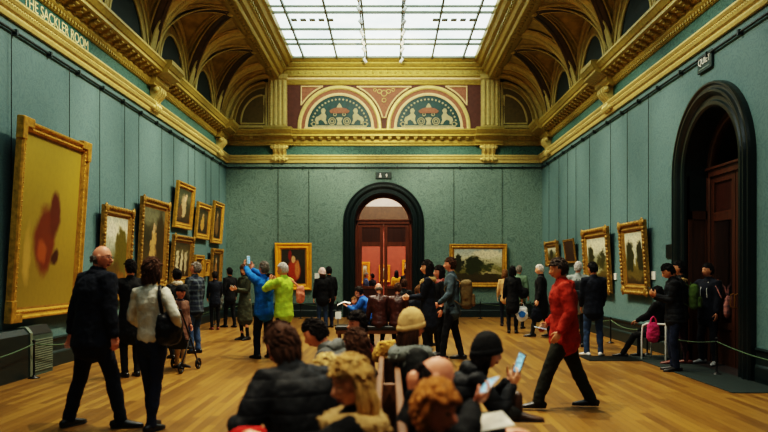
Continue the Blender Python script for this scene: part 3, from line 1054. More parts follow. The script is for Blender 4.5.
def picture(side, s0, s1, z0, z1, fw, canvas, label, frame=None, ornate=True, tilt=.10, depth=.09, wires=True, group=None, cat='painting', ears=False):
    frame = frame or (G_frame2 if ornate else G_frame)
    w, h = abs(s1 - s0), z1 - z0
    sm = (s0 + s1) / 2
    fn = wf(side)
    base = fn(sm, .035, z0)
    rz = {'left': PI / 2, 'right': -PI / 2, 'back': 0, 'far': 0}[side]
    r = empty('painting', base); tag(r, label, cat, group)
    r.rotation_euler = (0, 0, rz)
    # local: x along wall, -y out of the wall, z up
    r.rotation_euler = (math.atan2(tilt, h), 0, rz)
    prof = [(0, 0), (0, depth * .75), (fw * .12, depth), (fw * .28, depth), (fw * .40, depth * .72), (fw * .62, depth * .62), (fw * .78, depth * .78), (fw * .86, depth * .74), (fw, depth * .35), (fw, 0)]
    n = len(prof)
    mb = MB(); vs = []
    def seg(a, b, cnt): return [a + (b - a) * i / cnt for i in range(cnt)]
    corners = [(-w / 2, 0, 1, 1), (w / 2, 0, -1, 1), (w / 2, h, -1, -1), (-w / 2, h, 1, -1)]
    for (x, z, sx, sz) in corners:
        for (o, d) in prof: vs.append((x + sx * o, -d, z + sz * o))
    fs = []
    for i in range(4):
        j = (i + 1) % 4
        for q in range(n - 1): fs.append((i * n + q, i * n + q + 1, j * n + q + 1, j * n + q))
    mb.add(vs, fs)
    if ornate:
        stp = max(.06, fw * .42)
        for (ax, L) in ((0, w), (1, h)):
            m = int(L / stp)
            for i in range(m + 1):
                t_ = i / m * L
                rr = fw * (.17 + .06 * (i % 2))
                for sgn in (0, 1):
                    if ax == 0: p = (-w / 2 + t_, -depth * .92, fw * .2 if sgn == 0 else h - fw * .2)
                    else: p = ((-w / 2 + fw * .2) if sgn == 0 else (w / 2 - fw * .2), -depth * .92, t_)
                    mb.ball(p, (rr * 1.15, rr * .7, rr * 1.15), 7, 5)
        for (x, z, sx, sz) in corners:
            mb.ball((x + sx * fw * .4, -depth * .9, z + sz * fw * .4), (fw * .5, fw * .25, fw * .5), 9, 6)
    else:
        L = w + h
        stp = .07
        for (ax, L) in ((0, w - 2 * fw), (1, h - 2 * fw)):
            m = max(2, int(L / stp))
            for i in range(m + 1):
                t_ = i / m * L
                for sgn in (0, 1):
                    if ax == 0: p = (-w / 2 + fw + t_, -depth * .72, fw * .8 if sgn == 0 else h - fw * .8)
                    else: p = ((-w / 2 + fw * .8) if sgn == 0 else (w / 2 - fw * .8), -depth * .72, fw + t_)
                    mb.ball(p, (.018, .016, .018), 6, 4)
    if ears:                          # projecting square corners of the frame
        e_ = .10
        for (x, z, sx, sz) in corners:
            xa, xb = sorted((x - sx * .04, x + sx * .30)); za, zb = sorted((z - sz * .04, z + sz * .30))
            mb.rbox((xa, -depth * 1.02, min(z - sz * .04, z + sz * e_)), (xb, -.01, max(z - sz * .04, z + sz * e_)), .012)
            mb.rbox((min(x - sx * .04, x + sx * e_) + .003 * sx, -depth * 1.06, za), (max(x - sx * .04, x + sx * e_), -.01, zb), .012)
    mb.build('frame', frame, r)
    mb = MB(); li = .035
    vs = []
    for (x, z, sx, sz) in corners:
        for (o, d) in ((fw * .97, depth * .36), (fw + li, depth * .30), (fw + li, 0)): vs.append((x + sx * o, -d, z + sz * o))
    mb.add(vs, [(i * 3 + q, i * 3 + q + 1, ((i + 1) % 4) * 3 + q + 1, ((i + 1) % 4) * 3 + q) for i in range(4) for q in range(2)])
    mb.build('liner', G_liner, r)
    mb = MB(); a = w / 2 - fw - .01; mb.box((-a, -depth * .28, fw + .01), (a, -depth * .1, h - fw - .01)); mb.build('canvas', canvas, r)
    mb = MB(); mb.box((-w / 2 + .02, -.02, .02), (w / 2 - .02, 0.0, h - .02)); mb.build('backing', M_woodd, r)
    if wires:
        # from the frame's top edge up to the picture rail
        ang = math.atan2(tilt, h)
        Rm = Matrix.Rotation(ang, 4, 'X')
        for q in (-.42, .42):
            top = V((q * w, -.012, h * .7))
            endp = V((q * w, -.012, 5.25 - z0))
            Ri = Rm.inverted()
            mb = MB(); mb.tube([Ri @ top, Ri @ endp], .007, n=6); mb.build('hanging_wire', M_iron, r)
    return r

ochre = paint_mat('ochre study', [(150, 128, 40), (160, 138, 44), (158, 138, 46)], [(138, 116, 40), (134, 112, 36), (146, 122, 38)],
    [(.42, .40, .17, .20, (104, 46, 16), .35), (.56, .56, .10, .13, (86, 36, 14), .4), (.38, .34, .07, .07, (148, 74, 28), .6), (.16, .30, .05, .17, (176, 142, 62), .6), (.62, .30, .06, .05, (60, 28, 12), .5)], warp=.10, nscale=3, grain=.06)
def landscape(key, blobs, sky=None, land=None, warp=.2):
    blobs = [(a, b, c, d, e, f * .55) for a, b, c, d, e, f in blobs]
    return paint_mat(key, sky or [(150, 156, 132), (206, 204, 176), (224, 218, 186), (170, 176, 160)], land or [(48, 34, 14), (70, 56, 20), (104, 92, 36), (120, 112, 62)], blobs, warp, 8)
# left wall
picture('left', 10.52, 12.84, .88, 3.90, .15, ochre, 'huge gold-framed ochre canvas with chestnut brown patch on left wall', frame=G_frame, ornate=False, tilt=.20, depth=.12, ears=True)
picture('left', 13.85, 15.42, 1.0, 2.93, .17, landscape('golden tree', [(.72, .55, .30, .30, (92, 84, 20), .5), (.35, .30, .35, .12, (84, 66, 22), .6), (.5, .12, .6, .14, (124, 84, 22), .6), (.3, .8, .2, .1, (220, 214, 190), .7)]),
        'ornate gold-framed woodland landscape painting, next after the huge ochre canvas')
picture('left', 16.0, 17.95, 1.22, 3.32, .18, landscape('pale lady', [(.5, .42, .15, .30, (186, 150, 88), .35), (.5, .72, .07, .08, (206, 170, 124), .4), (.8, .5, .2, .5, (52, 44, 20), .7)], [(46, 44, 26), (66, 62, 36), (112, 112, 84), (88, 88, 64)], [(40, 28, 12), (66, 48, 20), (72, 60, 30), (60, 54, 28)]),
        'ornate gold-framed painting of a pale standing figure, before the stacked pairs')
picture('left', 18.65, 20.25, 2.78, 4.02, .14, landscape('pale group', [(.5, .5, .18, .32, (190, 164, 122), .4), (.3, .3, .15, .2, (92, 66, 34), .5), (.62, .72, .1, .1, (222, 190, 150), .4)], [(60, 62, 44), (96, 98, 70), (70, 76, 54), (54, 58, 40)], [(34, 24, 10), (58, 44, 20), (66, 58, 30), (56, 54, 30)]),
        'gold-framed figure painting hung high above the painting of pale columns', frame=G_frame, ornate=False, tilt=.12)
picture('left', 18.35, 20.2, 1.28, 2.58, .16, landscape('pale columns', [(.25, .45, .08, .32, (188, 174, 138), .4), (.5, .45, .08, .36, (192, 178, 142), .4), (.75, .42, .08, .30, (180, 166, 130), .4)], [(70, 66, 40), (84, 78, 48), (62, 56, 32), (48, 44, 24)], [(34, 24, 10), (52, 40, 18), (60, 48, 22), (62, 52, 26)]),
        'gold-framed painting with pale column shapes, below the high figure painting', wires=False)
picture('left', 20.7, 22.2, 2.58, 3.66, .15, landscape('gold figure', [(.5, .42, .16, .3, (186, 142, 66), .4), (.5, .75, .07, .08, (214, 176, 128), .4)], [(60, 56, 32), (74, 70, 42), (52, 48, 26), (44, 40, 22)], [(30, 22, 10), (46, 36, 16), (54, 44, 22), (56, 50, 26)]),
        'square gold-framed portrait hung high beside the corner picture on left wall', frame=G_frame, ornate=False, tilt=.10)
picture('left', 22.6, 23.9, 2.52, 3.88, .15, landscape('dark figure', [(.5, .4, .2, .3, (120, 88, 44), .4), (.5, .74, .09, .09, (196, 156, 110), .4)], [(40, 38, 22), (52, 48, 28), (40, 36, 20), (34, 30, 16)], [(24, 18, 8), (36, 28, 14), (44, 36, 18), (44, 40, 20)]),
        'gold-framed upright portrait hung high, nearest the far left corner', frame=G_frame, ornate=False, tilt=.10)
picture('left', 20.55, 21.5, 1.42, 2.1, .13, landscape('small brown', [(.5, .45, .2, .3, (150, 112, 52), .5)], [(60, 52, 28), (72, 62, 34)], [(34, 24, 10), (52, 40, 18)]),
        'small gold-framed picture, larger of two low ones on left wall', frame=G_frame, ornate=False, tilt=.05, wires=False)
picture('left', 21.65, 22.22, 1.46, 1.98, .12, landscape('tiny brown', [(.5, .5, .2, .3, (170, 130, 60), .5)], [(60, 52, 28), (72, 62, 34)], [(34, 24, 10), (52, 40, 18)]),
        'smallest gold-framed picture low on left wall, tucked before the tall corner one', frame=G_frame, ornate=False, tilt=.04, wires=False)
picture('left', 22.42, 23.75, .85, 2.34, .16, landscape('tall brown', [(.5, .45, .18, .34, (152, 106, 50), .4), (.5, .8, .08, .08, (206, 164, 116), .4)], [(44, 40, 22), (56, 50, 28)], [(28, 20, 8), (44, 34, 16)]),
        'tall gold-framed picture hung low, nearest the far left corner', tilt=.08, wires=False)
# end wall
a, b = at(275.5, 243, D), at(312, 290, D)
picture('back', a.x, b.x, b.z, a.z, .20, paint_mat('red seated figure', [(40, 40, 32), (52, 50, 40), (44, 42, 34)], [(28, 22, 16), (40, 32, 22)],
        [(.52, .38, .26, .30, (172, 60, 28), .35), (.66, .42, .10, .26, (206, 128, 66), .4), (.5, .70, .08, .09, (226, 176, 120), .35), (.36, .82, .07, .16, (130, 34, 26), .4)], .06),
        'yellow gold-framed portrait of a red-clad figure left of the end door', frame=G_yellow, ornate=False, tilt=.08)
a, b = at(449, 244, D), at(506.5, 287, D)
picture('back', a.x, b.x, b.z, a.z, .14, landscape('broad meadow', [(.10, .55, .10, .28, (34, 38, 14), .35), (.42, .50, .20, .26, (42, 50, 18), .4), (.68, .46, .12, .12, (62, 68, 26), .5), (.45, .18, .5, .10, (60, 52, 18), .6), (.78, .30, .20, .05, (170, 158, 110), .6), (.7, .82, .3, .12, (226, 216, 180), .8)],
        [(178, 174, 136), (206, 200, 160), (186, 190, 170), (160, 172, 164)], [(44, 34, 12), (62, 54, 20), (96, 92, 38), (130, 126, 70)]),
        'wide gold-framed meadow and trees landscape right of the end door', frame=G_frame, ornate=False, tilt=.06)
# right wall
picture('right', 22.2, 23.85, 1.78, 2.58, .16, landscape('dark pines', [(.4, .5, .2, .3, (46, 48, 20), .5)]), 'small gold-framed landscape nearest the far right corner', tilt=.06)
picture('right', 20.2, 21.35, 1.85, 2.56, .06, landscape('dim coast', [(.5, .35, .4, .2, (70, 74, 50), .6)], [(110, 116, 92), (128, 130, 104)], [(60, 54, 28), (84, 80, 46)]), 'thin-framed dim picture leaning between two gold-framed ones on right wall', frame=G_frame2, ornate=False, tilt=.09, depth=.05)
picture('right', 16.95, 19.1, 1.08, 2.70, .21, landscape('river trees', [(.2, .55, .16, .3, (40, 44, 16), .4), (.62, .46, .12, .16, (60, 62, 24), .5), (.8, .5, .1, .2, (52, 54, 20), .5), (.45, .30, .3, .05, (150, 150, 116), .5)]), 'broad ornate gold-framed river landscape on right wall behind the man in trainers')
picture('right', 14.5, 16.05, 1.12, 2.68, .19, landscape('spire trees', [(.25, .5, .2, .36, (42, 46, 16), .4), (.8, .48, .16, .34, (40, 42, 16), .4), (.52, .55, .05, .2, (200, 196, 170), .4), (.5, .2, .4, .1, (96, 84, 34), .5)]), 'upright ornate gold-framed landscape on right wall, nearest the side doorway')
# plaques and labels beside the pictures
def plate(side, s, z, w, h, label, m=M_white, nm='wall_label', cat='label', group=None):
    fn = wf(side); c = fn(s, .012, z)
    dx, dy = (w / 2, .012) if side == 'back' else (.012, w / 2)
    mb = MB().rbox((c.x - dx, c.y - dy, z - h / 2), (c.x + dx, c.y + dy, z + h / 2), .004)
    o = mb.build(nm, m); tag(o, label, cat, group)
    return o
plate('right', XR * F / (615.3 - CX), gz(276.5, 16.9), .26, .16, 'white caption card on right wall between the two large landscapes')
plate('right', XR * F / (654 - CX), gz(275.5, 14.4), .22, .17, 'white caption card on right wall nearest the side doorway')
plate('back', gx(317, D), gz(276, D), .16, .2, 'white caption card on end wall right of the red-clad portrait')
plate('right', 13.62, 2.0, .30, .26, 'small dark plaque on right wall beside the side doorway', M_arch, 'wall_plaque', 'plaque')

# ================================================================== furniture of the room
# heating unit under the huge canvas
h = empty('wall_heater', (XL + .07, 10.6, 0)); tag(h, 'dark green metal heating cabinet with pale grille under the huge ochre canvas', 'heater')
mb = MB()
mb.prism([(0, 0), (.20, 0), (.20, .66), (.13, .74), (0, .74)], -1.5, .20, lambda u, w, d: V((u, d, w))); mb.build('cabinet', surf('dark grey green enamel', (20, 34, 33), .4), h)
mb = MB(); mb.prism([(0, 0), (.215, 0), (.215, .67), (.14, .76), (0, .76)], .20, .28, lambda u, w, d: V((u, d, w))); mb.build('edge_strip', surf('worn pale metal', (112, 124, 108), .45, .3), h)
mb = MB(); mb.prism([(0, 0), (.20, 0), (.20, .62), (.10, .76), (0, .76)], .28, .95, lambda u, w, d: V((u, d, w))); mb.build('vent_cabinet', surf('mid grey green enamel', (62, 78, 70), .45), h)
mb = MB()
for i in range(14):
    z = .07 + i * .036
    mb.box((.20, .32, z), (.215, .92, z + .018), Matrix.Rotation(.0, 4, 'X'))
mb.build('grille', surf('pale grille', (120, 132, 116), .45, .3), h)
mb = MB(); mb.prism([(.195, .63), (.205, .635), (.11, .768), (.10, .76)], .32, .92, lambda u, w, d: V((u, d, w))); mb.build('vent', M_black, h)

# low rope barrier
M_rope = surf('green barrier cord', (64, 88, 62), .7, vary=.2, bump=.5, bscale=150)
def make_post():
    r = empty('barrier_post')
    mb = MB(); mb.lathe([(.085, 0), (.085, .012), (.03, .03), (.016, .05), (.014, .54), (.022, .545), (.024, .57), (.012, .585)], None, 14); mb.build('pole', M_black, r, True)
    mb = MB(); mb.tube([V((math.cos(a) * .024, math.sin(a) * .024, .52)) for a in [2 * PI * i / 10 for i in range(10)]], .006, n=5, closed=True); mb.build('ring', M_iron, r)
    return r
post0 = None
def barrier(pts, ropes, sag=.10):
    """pts: (x, y, label of the post); ropes: label of the cord from each post to the next"""
    global post0
    for i, (x, y, lab) in enumerate(pts):
        if lab is None: continue
        if post0 is None: o = post0 = make_post()
        else: o = copy_tree(post0)
        o.location = (x, y, 0)
        tag(o, lab, 'barrier post', 'low black barrier posts')
    for i, lab in enumerate(ropes):
        a, b = V((pts[i][0], pts[i][1], .515)), V((pts[i + 1][0], pts[i + 1][1], .515))
        d = (b - a).normalized() * .03
        a, b = a + d, b - d
        P = [a.lerp(b, t) - V((0, 0, sag * 4 * t * (1 - t))) for t in [k / 14 for k in range(15)]]
        mb = MB(); mb.tube(P, .011, n=7)
        tag(mb.build('barrier_rope', M_rope, None, True), lab, 'barrier rope', 'sagging cords of the low barrier')
barrier([(-5.36, 7.9, None), (-5.36, 10.72, 'low black barrier post in front of the heating cabinet'), (-5.2, 13.2, 'low black barrier post behind the elderly man in the navy jacket'),
         (-5.2, 15.7, 'low black barrier post beneath the painting of the pale lady'), (-5.2, 18.4, 'low black barrier post beneath the painting of pale columns'), (-5.2, 21.2, 'low black barrier post beneath the two small low pictures'), (-5.0, 24.1, 'low black barrier post in the far left corner')],
        ['green cord before the near end of the heating cabinet', 'green cord from the heating cabinet towards the woodland painting', 'green cord beneath the woodland painting', 'green cord between the pale lady and the pale columns paintings', 'green cord beneath the pale columns painting', 'green cord nearest the far left corner'])
barrier([(5.12, 7.8, None), (5.12, 11.1, 'low black barrier post on the mat before the side doorway'), (5.0, 13.75, 'low black barrier post just past the side doorway'), (4.98, 15.95, 'low black barrier post between the two large landscapes on right wall'),
         (4.95, 18.6, 'low black barrier post beneath the broad river landscape'), (4.95, 21.4, 'low black barrier post beneath the thin-framed dim picture'), (4.8, 24.1, 'low black barrier post in the far right corner')],
        ['green cord at the right edge, sagging from the doorway post', 'green cord across the front of the side doorway', 'green cord beneath the upright landscape by the doorway', 'green cord beneath the broad river landscape', 'green cord beneath the thin-framed dim picture', 'green cord nearest the far right corner'])
barrier([(-5.0, 24.1, None), (-3.0, 24.1, 'low black barrier post at the end wall, left of the red-clad portrait'), (-1.75, 24.1, 'low black barrier post at the end wall, just left of the end door')],
        ['green cord along the left end of the end wall', 'green cord beneath the red-clad portrait'], .07)
barrier([(1.45, 24.1, 'low black barrier post at the end wall, just right of the end door'), (3.1, 24.1, 'low black barrier post at the end wall beneath the meadow landscape'), (4.8, 24.1, None)],
        ['green cord beneath the wide meadow landscape', 'green cord along the right end of the end wall'], .07)
# ================================================================== people
UP = V((0, 0, 1))
def rotv(v, axis, a):
    return Matrix.Rotation(a, 3, axis) @ v
def ik(S, T, l1, l2, pole):
    d = T - S
    L = min(d.length, (l1 + l2) * .998)
    L = max(L, abs(l1 - l2) + .02)
    u = d.normalized()
    a = (l1 * l1 - l2 * l2 + L * L) / (2 * L)
    h = math.sqrt(max(0, l1 * l1 - a * a))
    p = pole - u * pole.dot(u)
    if p.length < 1e-5: p = u.orthogonal()
    p.normalize()
    return S + u * a + p * h, S + u * L

class Fig: pass

def skeleton(H=1.74, female=False, seat=None, lean=0, twist=0, yaw=0, pitch=0, feet=None, toes=(8, 8), L=None, R=None, poleL=None, poleR=None,
             palmL=None, palmR=None, curlL=.35, curlR=.35, kneeL=None, kneeR=None, stride=0.0, shift=0.0, handL=None, handR=None, roll=0, child=False):
    k = H / 1.75
    s = Fig(); s.k = k; s.H = H; s.female = female; s.seated = seat is not None
    thigh, shin, ank = .425 * k, .425 * k, .085 * k
    if feet is None:
        w = .095 * k
        if s.seated:
            feet = ((-.11, .42, 0), (.11, .42, 0))
        else:
            feet = ((-w, stride * .5, 0), (w, -stride * .5, 0))
    fl_, fr_ = [V(f) for f in feet]
    s.footL, s.footR = V((fl_.x, fl_.y, fl_.z + ank)), V((fr_.x, fr_.y, fr_.z + ank))
    if s.seated:
        P = V((0, 0, seat + .10 * k))
    else:
        m = (s.footL + s.footR) / 2
        half = max((s.footL - m).to_2d().length, .0)
        zz = ank + math.sqrt(max(.01, (.845 * k) ** 2 - max(0, half - .09 * k) ** 2))
        P = V((0, shift, zz + .02 * k))
    s.P = P
    right = V((1, 0, 0))
    ang = [rad(lean) * q for q in (.35, .75, 1.05, 1.15)]
    if s.seated: ang = [rad(lean) * q for q in (.6, 1.0, 1.15, 1.2)]
    d = [V((0, math.sin(a), math.cos(a))) for a in ang]
    s.W = P + d[0] * .19 * k
    s.C = s.W + d[1] * .20 * k
    s.N = s.C + d[2] * .165 * k
    s.up = d[2]
    rs = rotv(right, d[2], -rad(twist))
    fw = d[2].cross(rs); 
    s.right, s.fwd = rs, -fw if (-fw).y > 0 and False else UP.cross(rs)
    s.cf = d[2].cross(rs)                 # chest forward
    if s.cf.dot(V((0, 1, 0))) < 0: s.cf = -s.cf
    sw = (.155 if female else .175) * k
    s.shL = s.N - s.up * .055 * k - rs * sw
    s.shR = s.N - s.up * .055 * k + rs * sw
    s.hipL = P + V((-.09 * k, 0, -.02 * k)); s.hipR = P + V((.09 * k, 0, -.02 * k))
    s.kneeL, s.footL = ik(s.hipL, s.footL, thigh, shin, kneeL and V(kneeL) or V((-.15, 1, .2)))
    s.kneeR, s.footR = ik(s.hipR, s.footR, thigh, shin, kneeR and V(kneeR) or V((.15, 1, .2)))
    s.toeL = rotv(V((0, 1, 0)), UP, rad(toes[0])); s.toeR = rotv(V((0, 1, 0)), UP, -rad(toes[1]))
    ua, fa = .285 * k, .25 * k
    def arm(S, T, sg, pole, palm, hdir):
        if T is None:
            T = S + V((sg * .075 * k, .05 * k, -.52 * k))
        else: T = V(T) * k if not s.seated else V(T)
        E, Wr = ik(S, T, ua, fa, V(pole) if pole else V((sg * .35, -1, -.35)))
        f = (Wr - E).normalized()
        hd = V(hdir).normalized() if hdir else f
        pn = V(palm).normalized() if palm else V((-sg, 0, 0))
        pn = pn - hd * pn.dot(hd)
        if pn.length < 1e-4: pn = hd.orthogonal()
        pn.normalize()
        return E, Wr, hd, pn
    s.elL, s.wrL, s.hdL, s.pnL = arm(s.shL, L, -1, poleL, palmL, handL)
    s.elR, s.wrR, s.hdR, s.pnR = arm(s.shR, R, 1, poleR, palmR, handR)
    s.curlL, s.curlR = curlL, curlR
    nk = V((0, math.sin(ang[3] * .8), math.cos(ang[3] * .8)))
    hr = rotv(V((1, 0, 0)), UP, -rad(yaw))
    hf = rotv(V((0, 1, 0)), UP, -rad(yaw))
    hf = rotv(hf, hr, -rad(pitch)); hu = hr.cross(hf)
    if roll:
        hr = rotv(hr, hf, rad(roll)); hu = rotv(hu, hf, rad(roll))
    hs = (1.0 if not child else 1.12) * k ** .6
    s.hs = hs
    s.neckdir = nk
    hb = s.N + nk * .065 * k
    s.Hc = hb + hu * .105 * hs + hf * .022 * hs
    s.HM = Matrix(((hr.x, hf.x, hu.x, s.Hc.x), (hr.y, hf.y, hu.y, s.Hc.y), (hr.z, hf.z, hu.z, s.Hc.z), (0, 0, 0, 1)))
    s.hr, s.hf, s.hu = hr, hf, hu
    s.hand_pos = {'L': s.wrL + s.hdL * .085 * k + s.pnL * .03 * k, 'R': s.wrR + s.hdR * .085 * k + s.pnR * .03 * k}
    return s

def head_fn(hs):
    def fn(d, q):
        a, b, c = d
        x, y, z = q
        if c < 0:
            t = -c
            x *= 1 - .30 * t ** 1.6
            if b < 0: y *= 1 - .42 * t
            else: y *= 1 - .06 * t
        if b > 0:
            y *= .97
            # eye hollows, brow, chin
            for ex in (-.033, .033):
                r2 = ((x / hs - ex) ** 2 + (z / hs - .012) ** 2) / .016 ** 2
                y -= .010 * hs * math.exp(-r2)
            y += .006 * hs * math.exp(-((z / hs - .036) / .010) ** 2) * (abs(x / hs) < .06)
            y += .010 * hs * math.exp(-(((z / hs + .095) / .018) ** 2 + (x / hs / .03) ** 2))
        return V((x, y, z))
    return fn

def add_head(mb, s):
    hs = s.hs; M = s.HM
    mb.ball((0, 0, 0), (.075 * hs, .096 * hs, .117 * hs), 28, 20, M, head_fn(hs))
    # nose, lips, ears
    P = [M @ V((0, y * hs, z * hs)) for y, z in ((.080, .022), (.094, .0), (.108, -.022), (.098, -.036))]
    mb.tube(P, [.008 * hs, .010 * hs, .014 * hs, .010 * hs], n=8)
    for sg in (-1, 1):
        mb.ball((sg * .009 * hs, .094 * hs, -.032 * hs), (.009 * hs, .010 * hs, .007 * hs), 8, 6, M)
        def ear(d, q): return q
        mb.ball((sg * .076 * hs, -.006 * hs, -.004 * hs), (.010 * hs, .020 * hs, .032 * hs), 10, 7, M)
    mb.ball((0, .083 * hs, -.058 * hs), (.024 * hs, .013 * hs, .006 * hs), 10, 6, M)
    mb.ball((0, .082 * hs, -.068 * hs), (.021 * hs, .014 * hs, .007 * hs), 10, 6, M)

def add_hand(mb, wr, hd, pn, sg, k, curl, fr=None):
    """palm, four fingers of unequal length and a thumb leaving the side of the palm"""
    ax = pn.cross(hd) * -sg          # towards the thumb side
    ax.normalize()
    p0 = wr; p1 = wr + hd * .045 * k; p2 = wr + hd * .088 * k
    mb.tube([p0 - hd * .02 * k, p0, p1, p2], [.026 * k, .028 * k, .040 * k, .040 * k], [.020 * k, .017 * k, .016 * k, .013 * k], side=ax, n=12)
    fr = fr or .0088 * k
    for i, (o, L_) in enumerate(((.032, .070), (.011, .080), (-.011, .074), (-.031, .058))):
        q = p2 + ax * (o * k) - hd * (.012 * k if i == 3 else .003 * k)
        spread = ax * (o * .22)
        d1 = (hd + spread + pn * curl * .6).normalized()
        d2 = (hd * (1 - curl * .7) + spread * .6 + pn * curl * 1.6).normalized()
        d3 = (hd * (1 - curl * 1.3) + pn * curl * 2.2).normalized()
        a = q + d1 * L_ * .45 * k; b = a + d2 * L_ * .32 * k; c = b + d3 * L_ * .26 * k
        mb.tube([q - d1 * .014 * k, q, a, b, c], [fr * 1.1, fr * 1.1, fr, fr * .95, fr * .8], n=8)
    t0 = wr + hd * .022 * k + ax * .026 * k
    t1 = t0 + (ax * .75 + hd * .7 + pn * .35).normalized() * .034 * k
    t2 = t1 + (ax * .35 + hd * .9 + pn * (.3 + curl * .6)).normalized() * .030 * k
    t3 = t2 + (hd * .9 + pn * (.4 + curl)).normalized() * .022 * k
    mb.tube([t0, t1, t2, t3], [fr * 1.35, fr * 1.25, fr * 1.1, fr * .85], n=8)

def limb(mb, pts, rs, n=12):
    mb.tube(pts, rs, n=n)
def mid(a, b, t): return a.lerp(b, t)

def add_body(s):
    mb = MB(); k = s.k; R = s.right
    fem = s.female
    w = (.92 if fem else 1.0) * k
    mb.tube([s.P - V((0, 0, .07 * k)), s.P, s.W, s.C, s.N - s.up * .07 * k, s.N - s.up * .015 * k, s.N + s.neckdir * .04 * k, s.N + s.neckdir * .12 * k],
            [.10 * w, .15 * w, .122 * w, .148 * w, .140 * w, .080 * w, .050 * w, .050 * w],
            [.08 * w, .10 * w, .09 * w, .105 * w, .085 * w, .065 * w, .052 * w, .052 * w], side=[V((1, 0, 0)), V((1, 0, 0)), R, R, R, R, R, R], n=18)
    for sh, el, wr, hd, pn, sg, cu in ((s.shL, s.elL, s.wrL, s.hdL, s.pnL, -1, s.curlL), (s.shR, s.elR, s.wrR, s.hdR, s.pnR, 1, s.curlR)):
        limb(mb, [mid(sh, s.N, .5) - s.up * .02 * k, sh, mid(sh, el, .4), el, mid(el, wr, .35), wr], [.05 * w, .052 * w, .043 * w, .034 * w, .036 * w, .024 * w])
        add_hand(mb, wr, hd, pn, sg, k, cu)
    for hp, kn, ft, toe, sg in ((s.hipL, s.kneeL, s.footL, s.toeL, -1), (s.hipR, s.kneeR, s.footR, s.toeR, 1)):
        limb(mb, [hp + V((0, 0, .03 * k)), mid(hp, kn, .35), kn, mid(kn, ft, .3), ft], [.078 * w, .070 * w, .046 * w, .049 * w, .030 * w])
        mb.tube([ft - toe * .05 * k - V((0, 0, .045 * k)), ft + toe * .06 * k - V((0, 0, .045 * k)), ft + toe * .15 * k - V((0, 0, .06 * k))], [.028 * k, .034 * k, .028 * k], [.030 * k, .026 * k, .014 * k], side=toe.cross(UP), n=10)
        limb(mb, [ft, ft - V((0, 0, .05 * k))], [.03 * k, .03 * k])
    add_head(mb, s)
    return mb

def face_after(s, mats_n=3):
    hs = s.hs; Mi = s.HM.inverted()
    A = np.array(Mi)
    def fn(me):
        n = len(me.polygons)
        c = np.empty(n * 3); me.polygons.foreach_get('center', c); c = c.reshape(-1, 3)
        q = (c @ A[:3, :3].T + A[:3, 3]) / hs
        idx = np.zeros(n, dtype=np.int32)
        front = q[:, 1] > .05
        for ex in (-.033, .033):
            eye = front & (((q[:, 0] - ex) / .011) ** 2 + ((q[:, 2] - .008) / .0048) ** 2 < 1)
            brow = front & (((q[:, 0] - ex) / .020) ** 2 + ((q[:, 2] - .036) / .004) ** 2 < 1)
            idx[eye] = 1; idx[brow] = 3
        lip = front & ((q[:, 0] / .024) ** 2 + ((q[:, 2] + .063) / .010) ** 2 < 1)
        idx[lip] = 2
        me.polygons.foreach_set('material_index', idx)
    return fn

M_eye = surf('dark eyes and brows', (38, 24, 18), .35)
M_brow = surf('eyebrow hair', (112, 78, 56), .7)
M_lip = surf('lips', (150, 70, 58), .5)

